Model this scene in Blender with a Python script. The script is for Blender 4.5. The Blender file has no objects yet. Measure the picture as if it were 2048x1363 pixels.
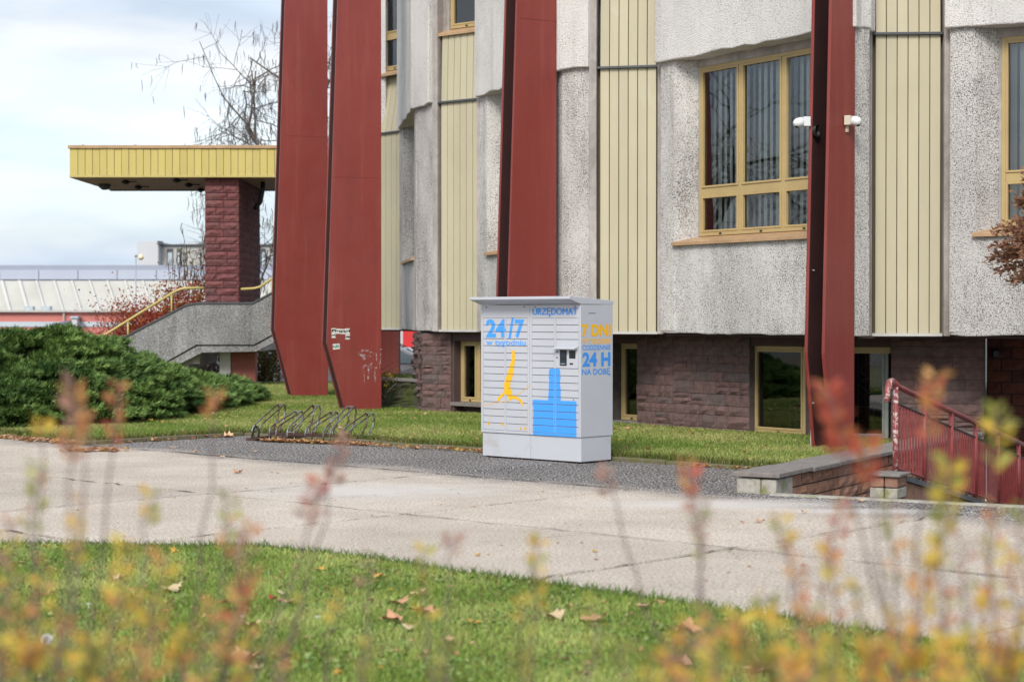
import bpy, bmesh, math, random
import numpy as np
from mathutils import Vector, Matrix, noise as mnoise

random.seed(7)
RNG = np.random.default_rng(7)
SC = bpy.context.scene
COL = SC.collection

# ---------------------------------------------------------------- camera, sky, sun, exposure
EYE, FPX, HOR = 1.70, 3700.0, 635.0          # eye height (m), focal length and horizon row of the 2048 px photograph
cam_d = bpy.data.cameras.new('camera')
cam = bpy.data.objects.new('camera', cam_d)
COL.objects.link(cam)
cam.location = (0, 0, EYE)
cam.rotation_euler = (math.radians(90) - math.atan((681.5 - HOR) / FPX), 0, 0)
cam_d.sensor_width = 36.0
cam_d.lens = FPX / 2048 * 36.0
cam_d.clip_start, cam_d.clip_end = 0.05, 3000
cam_d.dof.use_dof = True
cam_d.dof.focus_distance = 22.3
cam_d.dof.aperture_fstop = 2.5
cam_d.dof.aperture_blades = 9
SC.camera = cam

SUN_EL, SUN_AZ = math.radians(40), math.radians(196)   # azimuth clockwise from +Y: behind the camera, to its left
world = bpy.data.worlds.new('World')
SC.world = world
world.use_nodes = True
wn, wl = world.node_tree.nodes, world.node_tree.links
wn.clear()
w_out = wn.new('ShaderNodeOutputWorld')
w_bg = wn.new('ShaderNodeBackground')
w_bg.inputs['Strength'].default_value = 0.12
w_sky = wn.new('ShaderNodeTexSky')
w_sky.sky_type = 'NISHITA'
w_sky.sun_disc = False
w_sky.sun_elevation = SUN_EL
w_sky.sun_rotation = SUN_AZ
w_sky.air_density, w_sky.dust_density, w_sky.ozone_density = 1.0, 2.0, 1.0
w_tc = wn.new('ShaderNodeTexCoord')
w_map = wn.new('ShaderNodeMapping')
w_map.inputs['Scale'].default_value = (1.0, 1.0, 4.2)
w_n = wn.new('ShaderNodeTexNoise')
w_n.inputs['Scale'].default_value = 3.4
w_n.inputs['Detail'].default_value = 7
w_n.inputs['Roughness'].default_value = 0.55
w_n.inputs['Distortion'].default_value = 0.35
w_r = wn.new('ShaderNodeValToRGB')
w_r.color_ramp.elements[0].position = 0.33
w_r.color_ramp.elements[0].color = (0.50, 0.50, 0.50, 1)
w_r.color_ramp.elements[1].position = 0.60
w_r.color_ramp.elements[1].color = (1, 1, 1, 1)
w_n2 = wn.new('ShaderNodeTexNoise')
w_n2.inputs['Scale'].default_value = 5.5
w_n2.inputs['Detail'].default_value = 5
w_cc = wn.new('ShaderNodeValToRGB')                      # cloud radiance: greyer bellies, white tops
w_cc.color_ramp.elements[0].position = 0.38
w_cc.color_ramp.elements[0].color = (2.35, 2.76, 3.32, 1)
w_cc.color_ramp.elements[1].position = 0.68
w_cc.color_ramp.elements[1].color = (3.75, 3.88, 3.98, 1)
w_mix = wn.new('ShaderNodeMix')
w_mix.data_type = 'RGBA'
wl.new(w_tc.outputs['Generated'], w_map.inputs['Vector'])
wl.new(w_map.outputs['Vector'], w_n.inputs['Vector'])
wl.new(w_map.outputs['Vector'], w_n2.inputs['Vector'])
wl.new(w_n.outputs['Fac'], w_r.inputs['Fac'])
wl.new(w_n2.outputs['Fac'], w_cc.inputs['Fac'])
wl.new(w_r.outputs['Color'], w_mix.inputs['Factor'])
wl.new(w_sky.outputs['Color'], w_mix.inputs['A'])
wl.new(w_cc.outputs['Color'], w_mix.inputs['B'])
wl.new(w_mix.outputs['Result'], w_bg.inputs['Color'])
wl.new(w_bg.outputs['Background'], w_out.inputs['Surface'])

sun_d = bpy.data.lights.new('sun', 'SUN')
sun_d.energy = 1.35
sun_d.angle = math.radians(22)
sun_d.color = (1.0, 0.95, 0.87)
sun = bpy.data.objects.new('sun', sun_d)
COL.objects.link(sun)
to_sun = Vector((math.sin(SUN_AZ) * math.cos(SUN_EL), math.cos(SUN_AZ) * math.cos(SUN_EL), math.sin(SUN_EL)))
sun.rotation_euler = to_sun.to_track_quat('Z', 'Y').to_euler()

SC.view_settings.view_transform = 'Standard'
SC.view_settings.look = 'None'
SC.view_settings.exposure = 1.18
SC.view_settings.gamma = 1.0
SC.view_settings.use_curve_mapping = False
SC.render.engine = 'CYCLES'
SC.cycles.max_bounces = 6
SC.cycles.transparent_max_bounces = 12
SC.cycles.use_denoising = True

# ---------------------------------------------------------------- materials
def new_mat(name):
    m = bpy.data.materials.new(name)
    m.use_nodes = True
    nt = m.node_tree
    return m, nt, nt.nodes['Principled BSDF']

def _noise(nt, scale, detail=4, rough=0.55, stretch=None, src='world', dist=0.0):
    n = nt.nodes.new('ShaderNodeTexNoise')
    n.inputs['Scale'].default_value = scale
    n.inputs['Detail'].default_value = detail
    n.inputs['Roughness'].default_value = rough
    n.inputs['Distortion'].default_value = dist
    v = coord(nt, src)
    if stretch:
        mp = nt.nodes.new('ShaderNodeMapping')
        mp.inputs['Scale'].default_value = stretch
        nt.links.new(v, mp.inputs['Vector'])
        v = mp.outputs['Vector']
    nt.links.new(v, n.inputs['Vector'])
    return n.outputs['Fac']

def coord(nt, src='world'):
    if src == 'world':
        g = nt.nodes.get('GEO') or nt.nodes.new('ShaderNodeNewGeometry')
        g.name = 'GEO'
        return g.outputs['Position']
    t = nt.nodes.get('TC') or nt.nodes.new('ShaderNodeTexCoord')
    t.name = 'TC'
    return t.outputs['Object']

def ramp(nt, fac, stops):
    r = nt.nodes.new('ShaderNodeValToRGB')
    els = r.color_ramp.elements
    while len(els) < len(stops):
        els.new(0.5)
    for e, (p, c) in zip(els, stops):
        e.position = p
        e.color = (*c, 1) if len(c) == 3 else c
    nt.links.new(fac, r.inputs['Fac'])
    return r.outputs['Color']

def mixc(nt, fac, a, b, mode='MIX'):
    m = nt.nodes.new('ShaderNodeMix')
    m.data_type = 'RGBA'
    m.blend_type = mode
    for sock, val in (('Factor', fac), ('A', a), ('B', b)):
        if isinstance(val, (int, float)):
            m.inputs[sock].default_value = val
        elif isinstance(val, tuple):
            m.inputs[sock].default_value = (*val, 1)
        else:
            nt.links.new(val, m.inputs[sock])
    return m.outputs['Result']

def bump(nt, height, bsdf, strength=0.4, dist=0.01, prev=None):
    b = nt.nodes.new('ShaderNodeBump')
    b.inputs['Strength'].default_value = strength
    b.inputs['Distance'].default_value = dist
    nt.links.new(height, b.inputs['Height'])
    if prev is not None:
        nt.links.new(prev, b.inputs['Normal'])
    nt.links.new(b.outputs['Normal'], bsdf.inputs['Normal'])
    return b.outputs['Normal']

def grey(v):
    return (v, v, v)

def vary(c, k):
    return tuple(min(1, x * k) for x in c)

def simple(name, c, rough=0.6, amt=0.12, scale=6.0, metal=0.0, bmp=0.0, bscale=60, stretch=None, spec=0.5):
    """Plain painted / cast surface: one colour with soft wear and a fine relief."""
    m, nt, b = new_mat(name)
    n = _noise(nt, scale, 5, 0.6, stretch)
    colr = ramp(nt, n, [(0.25, vary(c, 1 - amt)), (0.75, vary(c, 1 + amt))])
    nt.links.new(colr, b.inputs['Base Color'])
    b.inputs['Roughness'].default_value = rough
    b.inputs['Metallic'].default_value = metal
    b.inputs['Specular IOR Level'].default_value = spec
    if bmp:
        bump(nt, _noise(nt, bscale, 4, 0.6), b, bmp, 0.005)
    return m

def roughcast(name, light, dark, scale, lo, hi, bstr, stain=0.35):
    m, nt, b = new_mat(name)
    n = _noise(nt, scale, 3.5, 0.62, dist=0.6)
    patch = _noise(nt, 1.6, 5, 0.65, (1, 1, 0.6))           # clean and pitted patches
    sh = nt.nodes.new('ShaderNodeMath')
    sh.operation = 'MULTIPLY_ADD'
    nt.links.new(patch, sh.inputs[0])
    sh.inputs[1].default_value = 0.30
    ad = nt.nodes.new('ShaderNodeMath')
    ad.operation = 'ADD'
    nt.links.new(n, ad.inputs[0])
    ad.inputs[1].default_value = -0.15
    nt.links.new(ad.outputs[0], sh.inputs[2])
    c = ramp(nt, sh.outputs[0], [(lo, dark), (hi, light)])
    big = _noise(nt, 0.9, 5, 0.6, (1, 1, 0.45))
    c = mixc(nt, 1.0, c, ramp(nt, big, [(0.30, grey(1 - stain)), (0.62, grey(1.0))]), 'MULTIPLY')
    run = _noise(nt, 5.0, 6, 0.6, (1, 1, 0.07))             # rain runs
    c = mixc(nt, 1.0, c, ramp(nt, run, [(0.30, (1 - stain * 0.6, 1 - stain * 0.65, 1 - stain * 0.7)), (0.46, grey(1.0))]), 'MULTIPLY')
    nt.links.new(c, b.inputs['Base Color'])
    b.inputs['Roughness'].default_value = 0.95
    b.inputs['Specular IOR Level'].default_value = 0.15
    bump(nt, n, b, bstr, 0.03)
    return m

MAT = {}
MAT['roughcast'] = roughcast('roughcast_render', (0.75, 0.73, 0.705), (0.135, 0.122, 0.113), 66, 0.36, 0.53, 0.8, 0.30)
MAT['roughcast_fine'] = roughcast('roughcast_render_washed', (0.77, 0.75, 0.725), (0.28, 0.262, 0.245), 54, 0.30, 0.46, 0.8, 0.18)
MAT['smooth_concrete'] = roughcast('smooth_concrete', (0.50, 0.46, 0.44), (0.36, 0.33, 0.31), 7, 0.3, 0.7, 0.1, 0.4)
MAT['stair_concrete'] = roughcast('washed_grey_concrete', (0.42, 0.42, 0.42), (0.13, 0.13, 0.135), 34, 0.36, 0.62, 0.4, 0.35)

def boards_mat(name, c, stain=(0.60, 0.58, 0.47)):
    m, nt, b = new_mat(name)
    n = _noise(nt, 2.2, 5, 0.6, (1, 1, 0.35))
    col = ramp(nt, n, [(0.3, vary(c, 0.93)), (0.7, vary(c, 1.05))])
    s = _noise(nt, 1.1, 6, 0.65, dist=0.5)
    sf = ramp(nt, s, [(0.60, grey(0)), (0.72, grey(0.35))])
    col = mixc(nt, sf, col, stain)
    oi = nt.nodes.new('ShaderNodeObjectInfo')
    tone = ramp(nt, oi.outputs['Random'], [(0, grey(0.94)), (1, grey(1.04))])
    col = mixc(nt, 1.0, col, tone, 'MULTIPLY')
    nt.links.new(col, b.inputs['Base Color'])
    b.inputs['Roughness'].default_value = 0.5
    b.inputs['Specular IOR Level'].default_value = 0.3
    bump(nt, _noise(nt, 5, 4, 0.5, (4, 4, 0.4)), b, 0.12, 0.004)
    return m

MAT['cream'] = boards_mat('cream_boards', (0.50, 0.452, 0.318))
MAT['yellow'] = boards_mat('yellow_boards', (0.55, 0.455, 0.15), (0.66, 0.56, 0.22))
MAT['gold'] = simple('gold_anodised_frame', (0.44, 0.325, 0.145), 0.42, 0.10, 3)
MAT['gold_rail'] = simple('gold_handrail', (0.50, 0.40, 0.13), 0.4, 0.10, 3)
MAT['sill'] = simple('brown_sill_metal', (0.42, 0.27, 0.15), 0.5, 0.2, 5)
MAT['dark_metal'] = simple('dark_grey_flashing', (0.07, 0.075, 0.085), 0.45, 0.25, 5)
MAT['light_trim'] = simple('pale_grey_trim', (0.50, 0.49, 0.47), 0.6, 0.15, 4)

def fin_mat():
    m, nt, b = new_mat('oxide_red_paint')
    n = _noise(nt, 1.1, 6, 0.6, (1, 1, 0.3))
    c = ramp(nt, n, [(0.25, (0.19, 0.030, 0.024)), (0.55, (0.22, 0.036, 0.028)), (0.8, (0.25, 0.047, 0.035))])
    run = _noise(nt, 7.0, 6, 0.65, (1, 1, 0.05))
    c = mixc(nt, ramp(nt, run, [(0.52, grey(0)), (0.70, grey(0.30))]), c, (0.30, 0.085, 0.065))
    grime = _noise(nt, 3.0, 6, 0.7, (1, 1, 0.35))
    c = mixc(nt, ramp(nt, grime, [(0.55, grey(0)), (0.75, grey(0.35))]), c, (0.12, 0.030, 0.027))
    s = _noise(nt, 38, 2, 0.5)
    c = mixc(nt, ramp(nt, s, [(0.735, grey(0)), (0.76, grey(0.55))]), c, (0.40, 0.22, 0.19))
    nt.links.new(c, b.inputs['Base Color'])
    r = ramp(nt, _noise(nt, 2.5, 5, 0.6), [(0.3, grey(0.36)), (0.7, grey(0.55))])
    nt.links.new(r, b.inputs['Roughness'])
    bump(nt, _noise(nt, 1.6, 4, 0.5), b, 0.08, 0.02)
    return m
MAT['fin'] = fin_mat()
MAT['fin_inner'] = simple('dark_red_inner', (0.035, 0.010, 0.010), 0.75, 0.25, 3)  # much darker red than the outer plates; lines the fin slots
MAT['rail_red'] = simple('railing_red_paint', (0.25, 0.045, 0.042), 0.5, 0.3, 14)

def worn_rail():
    m, nt, b = new_mat('peeling_railing_paint')
    n = _noise(nt, 30, 4, 0.6)
    c = ramp(nt, n, [(0.50, (0.25, 0.045, 0.042)), (0.58, (0.55, 0.45, 0.42))])
    nt.links.new(c, b.inputs['Base Color'])
    b.inputs['Roughness'].default_value = 0.6
    return m
MAT['rail_worn'] = worn_rail()

def stone_mat(name, a, bcol, c3, scale=3.0):
    m, nt, b = new_mat(name)
    oi = nt.nodes.new('ShaderNodeObjectInfo')
    base = ramp(nt, oi.outputs['Random'], [(0.0, a), (0.5, bcol), (1.0, c3)])
    n = _noise(nt, 9, 6, 0.65)
    base = mixc(nt, 1.0, base, ramp(nt, n, [(0.25, grey(0.62)), (0.75, grey(1.22))]), 'MULTIPLY')
    g = _noise(nt, 2.1, 5, 0.6)
    base = mixc(nt, ramp(nt, g, [(0.55, grey(0)), (0.75, grey(0.4))]), base, (0.17, 0.15, 0.14))
    nt.links.new(base, b.inputs['Base Color'])
    b.inputs['Roughness'].default_value = 0.9
    b.inputs['Specular IOR Level'].default_value = 0.2
    p = bump(nt, _noise(nt, 16, 6, 0.65), b, 0.9, 0.02)
    return m
MAT['sandstone'] = stone_mat('red_sandstone', (0.155, 0.103, 0.097), (0.18, 0.108, 0.100), (0.14, 0.108, 0.103))
MAT['sandstone_dark'] = stone_mat('maroon_split_stone', (0.175, 0.066, 0.068), (0.20, 0.078, 0.078), (0.15, 0.064, 0.068))
MAT['brick'] = stone_mat('brown_split_brick', (0.32, 0.175, 0.118), (0.36, 0.20, 0.135), (0.28, 0.155, 0.11))
MAT['brick_red'] = stone_mat('dark_red_brick', (0.13, 0.050, 0.038), (0.17, 0.062, 0.042), (0.10, 0.045, 0.038))
MAT['mortar'] = simple('grey_mortar', (0.085, 0.072, 0.068), 0.95, 0.25, 12)
MAT['mortar_dark'] = simple('dark_mortar', (0.035, 0.028, 0.026), 0.95, 0.25, 12)
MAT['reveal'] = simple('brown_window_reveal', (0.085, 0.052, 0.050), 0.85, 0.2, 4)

def mossy(name, base, moss, lo=0.45, hi=0.6, scale=5):
    m, nt, b = new_mat(name)
    n = _noise(nt, 14, 5, 0.6)
    c = ramp(nt, n, [(0.3, vary(base, 0.75)), (0.7, vary(base, 1.2))])
    f = ramp(nt, _noise(nt, scale, 6, 0.7), [(lo, grey(0)), (hi, grey(1))])
    c = mixc(nt, f, c, moss)
    nt.links.new(c, b.inputs['Base Color'])
    b.inputs['Roughness'].default_value = 0.95
    bump(nt, n, b, 0.6, 0.01)
    return m
MAT['coping'] = mossy('weathered_coping_slate', (0.20, 0.18, 0.165), (0.22, 0.20, 0.085), 0.60, 0.75, 4)
MAT['pier_block'] = mossy('limewashed_concrete_block', (0.36, 0.34, 0.30), (0.19, 0.20, 0.075), 0.50, 0.66, 5)
MAT['mosswall'] = mossy('mossy_stone', (0.055, 0.05, 0.035), (0.06, 0.075, 0.015), 0.40, 0.6, 4)
MAT['kerb'] = mossy('kerb_concrete', (0.15, 0.125, 0.095), (0.115, 0.115, 0.04), 0.42, 0.6, 4)
MAT['soil'] = simple('dark_soil', (0.075, 0.06, 0.035), 0.98, 0.3, 6, bmp=0.5)

def glass_mat(name, tint=(0.55, 0.6, 0.6), ior=1.9):
    m, nt, b = new_mat(name)
    nt.nodes.remove(b)
    out = nt.nodes['Material Output']
    tr = nt.nodes.new('ShaderNodeBsdfTransparent')
    tr.inputs['Color'].default_value = (*tint, 1)
    gl = nt.nodes.new('ShaderNodeBsdfGlossy')
    gl.inputs['Roughness'].default_value = 0.012
    gl.inputs['Color'].default_value = (0.95, 0.97, 1, 1)
    fr = nt.nodes.new('ShaderNodeFresnel')
    fr.inputs['IOR'].default_value = ior
    bp = nt.nodes.new('ShaderNodeBump')
    bp.inputs['Strength'].default_value = 0.05
    bp.inputs['Distance'].default_value = 0.02
    nt.links.new(_noise(nt, 1.3, 2, 0.5), bp.inputs['Height'])
    nt.links.new(bp.outputs['Normal'], gl.inputs['Normal'])
    mx = nt.nodes.new('ShaderNodeMixShader')
    nt.links.new(fr.outputs['Fac'], mx.inputs['Fac'])
    nt.links.new(tr.outputs['BSDF'], mx.inputs[1])
    nt.links.new(gl.outputs['BSDF'], mx.inputs[2])
    nt.links.new(mx.outputs['Shader'], out.inputs['Surface'])
    return m
MAT['glass'] = glass_mat('window_glass', (0.88, 0.90, 0.88), 1.9)
MAT['glass_dark'] = glass_mat('tinted_glass', (0.42, 0.46, 0.44), 2.2)
MAT['blind'] = simple('grey_green_blind_fabric', (0.70, 0.74, 0.68), 0.9, 0.06, 4)
MAT['blind_white'] = simple('white_blind_fabric', (0.62, 0.66, 0.70), 0.9, 0.05, 4)
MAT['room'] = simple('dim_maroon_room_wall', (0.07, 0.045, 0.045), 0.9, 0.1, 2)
MAT['grille'] = simple('grey_window_grille', (0.26, 0.28, 0.26), 0.5, 0.2, 8)
MAT['grille_dark'] = simple('black_wrought_iron', (0.02, 0.02, 0.02), 0.5, 0.2, 8)

def paint_mat(name, c, rough=0.38, dirt=0.06):
    m, nt, b = new_mat(name)
    n = _noise(nt, 2.6, 6, 0.65)
    col = ramp(nt, n, [(0.3, vary(c, 1 - dirt)), (0.65, c)])
    nt.links.new(col, b.inputs['Base Color'])
    b.inputs['Roughness'].default_value = rough
    bump(nt, _noise(nt, 220, 2, 0.5), b, 0.05, 0.001)
    return m
MAT['locker'] = paint_mat('pale_grey_powder_coat', (0.49, 0.505, 0.55))
def scuffed():
    m, nt, b = new_mat('scuffed_powder_coat')
    f = ramp(nt, _noise(nt, 2.4, 6, 0.65), [(0.56, grey(0)), (0.72, grey(0.6))])
    nt.links.new(mixc(nt, f, (0.49, 0.505, 0.55), (0.35, 0.325, 0.28)), b.inputs['Base Color'])
    b.inputs['Roughness'].default_value = 0.5
    return m
MAT['plinth'] = scuffed()
MAT['cream_backing'] = simple('dark_cream_joint', (0.13, 0.112, 0.07), 0.8, 0.1, 5)  # dark brownish cream seen between the boards
MAT['locker_gap'] = simple('dark_gap', (0.10, 0.105, 0.12), 0.7, 0.1, 5)  # dark grey of the cabinet core seen between the doors
MAT['blue'] = paint_mat('sky_blue_print', (0.055, 0.33, 0.92), 0.45, 0.04)
MAT['blue_text'] = paint_mat('blue_lettering', (0.045, 0.28, 0.78), 0.45, 0.04)
MAT['amber'] = paint_mat('amber_print', (0.88, 0.47, 0.004), 0.45, 0.04)
MAT['black'] = simple('black_plastic', (0.012, 0.012, 0.013), 0.35, 0.1, 5)
MAT['screen'] = simple('dark_screen', (0.03, 0.04, 0.055), 0.12, 0.1, 5)
MAT['screen_bar'] = simple('screen_bar', (0.22, 0.27, 0.33), 0.2, 0.1, 5)
MAT['white'] = simple('white_plastic', (0.72, 0.73, 0.74), 0.4, 0.05, 5)
MAT['offwhite'] = simple('aged_cream_plastic', (0.58, 0.52, 0.42), 0.5, 0.1, 5)
MAT['paper'] = simple('sticker_paper', (0.62, 0.62, 0.58), 0.7, 0.12, 20)
MAT['ink'] = simple('black_ink', (0.03, 0.03, 0.03), 0.8, 0.1, 5)
MAT['ink_teal'] = simple('teal_ink', (0.08, 0.28, 0.26), 0.8, 0.1, 5)

def scrawl_mat():
    m, nt, b = new_mat('faded_white_spray_paint')
    b.inputs['Base Color'].default_value = (0.50, 0.43, 0.43, 1)
    b.inputs['Roughness'].default_value = 0.8
    a = ramp(nt, _noise(nt, 22, 5, 0.7), [(0.42, grey(0.0)), (0.62, grey(0.85))])
    nt.links.new(a, b.inputs['Alpha'])
    return m
MAT['scrawl'] = scrawl_mat()

def steel():
    m, nt, b = new_mat('rusting_galvanised_tube')
    n = _noise(nt, 5.5, 5, 0.7)
    f = ramp(nt, n, [(0.40, grey(0)), (0.54, grey(1))])
    c = mixc(nt, f, (0.30, 0.31, 0.33), (0.075, 0.032, 0.022))
    nt.links.new(c, b.inputs['Base Color'])
    inv = ramp(nt, n, [(0.44, grey(0.8)), (0.58, grey(0.0))])
    nt.links.new(inv, b.inputs['Metallic'])
    b.inputs['Roughness'].default_value = 0.5
    return m
MAT['steel'] = steel()
MAT['rust'] = simple('rusty_flat_bar', (0.065, 0.032, 0.025), 0.85, 0.35, 12)

def pavement_mat():
    """Exposed-aggregate concrete: pale stones in grey cement; the row by the kerb is weathered dark; limewash spills."""
    m, nt, b = new_mat('exposed_aggregate_concrete')
    agg = _noise(nt, 42, 3, 0.75)
    agg2 = _noise(nt, 38, 3, 0.8)
    pale = ramp(nt, agg, [(0.33, (0.26, 0.222, 0.182)), (0.46, (0.46, 0.402, 0.342)), (0.60, (0.64, 0.575, 0.505))])
    dark = ramp(nt, agg2, [(0.43, (0.030, 0.029, 0.031)), (0.52, (0.085, 0.082, 0.082)), (0.57, (0.58, 0.55, 0.53))])
    vec = nt.nodes.new('ShaderNodeVectorMath')
    vec.operation = 'DOT_PRODUCT'
    vec.inputs[1].default_value = (0.679, 0.734, 0)
    nt.links.new(coord(nt), vec.inputs[0])
    wob = nt.nodes.new('ShaderNodeMath')
    wob.operation = 'MULTIPLY_ADD'
    nt.links.new(_noise(nt, 0.55, 6, 0.6), wob.inputs[0])
    wob.inputs[1].default_value = 1.9
    nt.links.new(vec.outputs['Value'], wob.inputs[2])
    mr = nt.nodes.new('ShaderNodeMapRange')
    mr.inputs['From Min'].default_value = 14.7
    mr.inputs['From Max'].default_value = 15.5
    nt.links.new(wob.outputs[0], mr.inputs['Value'])
    c = mixc(nt, mr.outputs['Result'], pale, dark)
    big = _noise(nt, 0.8, 6, 0.6)
    c = mixc(nt, 1.0, c, ramp(nt, big, [(0.3, (0.82, 0.80, 0.78)), (0.65, (1.06, 1.05, 1.04))]), 'MULTIPLY')
    oi = nt.nodes.new('ShaderNodeObjectInfo')
    c = mixc(nt, 1.0, c, ramp(nt, oi.outputs['Random'], [(0, (0.90, 0.89, 0.88)), (1, (1.05, 1.04, 1.03))]), 'MULTIPLY')
    spot = _noise(nt, 6.5, 4, 0.6)
    c = mixc(nt, ramp(nt, spot, [(0.66, grey(0)), (0.74, grey(0.35))]), c, (0.14, 0.12, 0.10))
    # limewash spills: two drawn-out patches with ragged, streaky edges
    tot = None
    for cx, cy, rx, ry in ((-1.35, 18.2, 1.55, 1.1), (1.9, 16.9, 1.5, 0.55), (3.1, 16.3, 0.8, 0.35)):
        sub = nt.nodes.new('ShaderNodeVectorMath')
        sub.operation = 'SUBTRACT'
        sub.inputs[1].default_value = (cx, cy, 0)
        nt.links.new(coord(nt), sub.inputs[0])
        mu = nt.nodes.new('ShaderNodeVectorMath')
        mu.operation = 'MULTIPLY'
        mu.inputs[1].default_value = (1 / rx, 1 / ry, 0)
        nt.links.new(sub.outputs[0], mu.inputs[0])
        le = nt.nodes.new('ShaderNodeVectorMath')
        le.operation = 'LENGTH'
        nt.links.new(mu.outputs[0], le.inputs[0])
        ad = nt.nodes.new('ShaderNodeMath')
        ad.operation = 'MULTIPLY_ADD'
        nt.links.new(_noise(nt, 1.5, 9, 0.72, (1, 2.6, 1), dist=0.6), ad.inputs[0])
        ad.inputs[1].default_value = -1.6
        nt.links.new(le.outputs['Value'], ad.inputs[2])
        f = nt.nodes.new('ShaderNodeMapRange')
        f.inputs['From Min'].default_value = 0.25
        f.inputs['From Max'].default_value = -0.55
        f.inputs['To Max'].default_value = 0.6
        nt.links.new(ad.outputs[0], f.inputs['Value'])
        if tot is None:
            tot = f.outputs['Result']
        else:
            mx = nt.nodes.new('ShaderNodeMath')
            mx.operation = 'MAXIMUM'
            nt.links.new(tot, mx.inputs[0])
            nt.links.new(f.outputs['Result'], mx.inputs[1])
            tot = mx.outputs[0]
    c = mixc(nt, tot, c, (0.60, 0.575, 0.55))
    nt.links.new(c, b.inputs['Base Color'])
    b.inputs['Roughness'].default_value = 0.92
    b.inputs['Specular IOR Level'].default_value = 0.25
    bump(nt, agg, b, 0.6, 0.012)
    return m
MAT['pavement'] = pavement_mat()
MAT['joint'] = simple('joint_dirt', (0.06, 0.05, 0.042), 0.98, 0.3, 8)
MAT['asphalt'] = simple('asphalt', (0.05, 0.05, 0.052), 0.9, 0.2, 4)

def leafy(name, rough=0.6, trans=0.35, attr='Col', spec=0.3):
    """Foliage whose colour is stored per leaf; thin, so some light passes through."""
    m, nt, b = new_mat(name)
    out = nt.nodes['Material Output']
    at = nt.nodes.new('ShaderNodeAttribute')
    at.attribute_name = attr
    nt.links.new(at.outputs['Color'], b.inputs['Base Color'])
    b.inputs['Roughness'].default_value = rough
    b.inputs['Specular IOR Level'].default_value = spec
    tl = nt.nodes.new('ShaderNodeBsdfTranslucent')
    nt.links.new(at.outputs['Color'], tl.inputs['Color'])
    mx = nt.nodes.new('ShaderNodeMixShader')
    mx.inputs['Fac'].default_value = trans
    nt.links.new(b.outputs['BSDF'], mx.inputs[1])
    nt.links.new(tl.outputs['BSDF'], mx.inputs[2])
    nt.links.new(mx.outputs['Shader'], out.inputs['Surface'])
    return m
MAT['leaf'] = leafy('leaf', trans=0.55)
MAT['grass'] = leafy('grass_blade', 0.55, 0.3)
MAT['needle'] = leafy('juniper_needles', 0.6, 0.15)
MAT['dryleaf'] = leafy('dry_leaf', 0.75, 0.2)
MAT['bark'] = simple('grey_brown_bark', (0.085, 0.068, 0.058), 0.9, 0.3, 12)
MAT['twig'] = simple('mauve_brown_twig', (0.15, 0.098, 0.098), 0.8, 0.25, 30)
def lawn_mat():
    m, nt, b = new_mat('lawn_turf')
    n = _noise(nt, 1.2, 6, 0.6)
    c = ramp(nt, n, [(0.3, (0.10, 0.118, 0.032)), (0.7, (0.16, 0.16, 0.055))])
    n2 = _noise(nt, 45, 3, 0.6)
    c = mixc(nt, 1.0, c, ramp(nt, n2, [(0.3, grey(0.65)), (0.7, grey(1.2))]), 'MULTIPLY')
    nt.links.new(c, b.inputs['Base Color'])
    b.inputs['Roughness'].default_value = 0.95
    bump(nt, n2, b, 0.6, 0.02)
    return m
MAT['lawn'] = lawn_mat()

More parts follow.
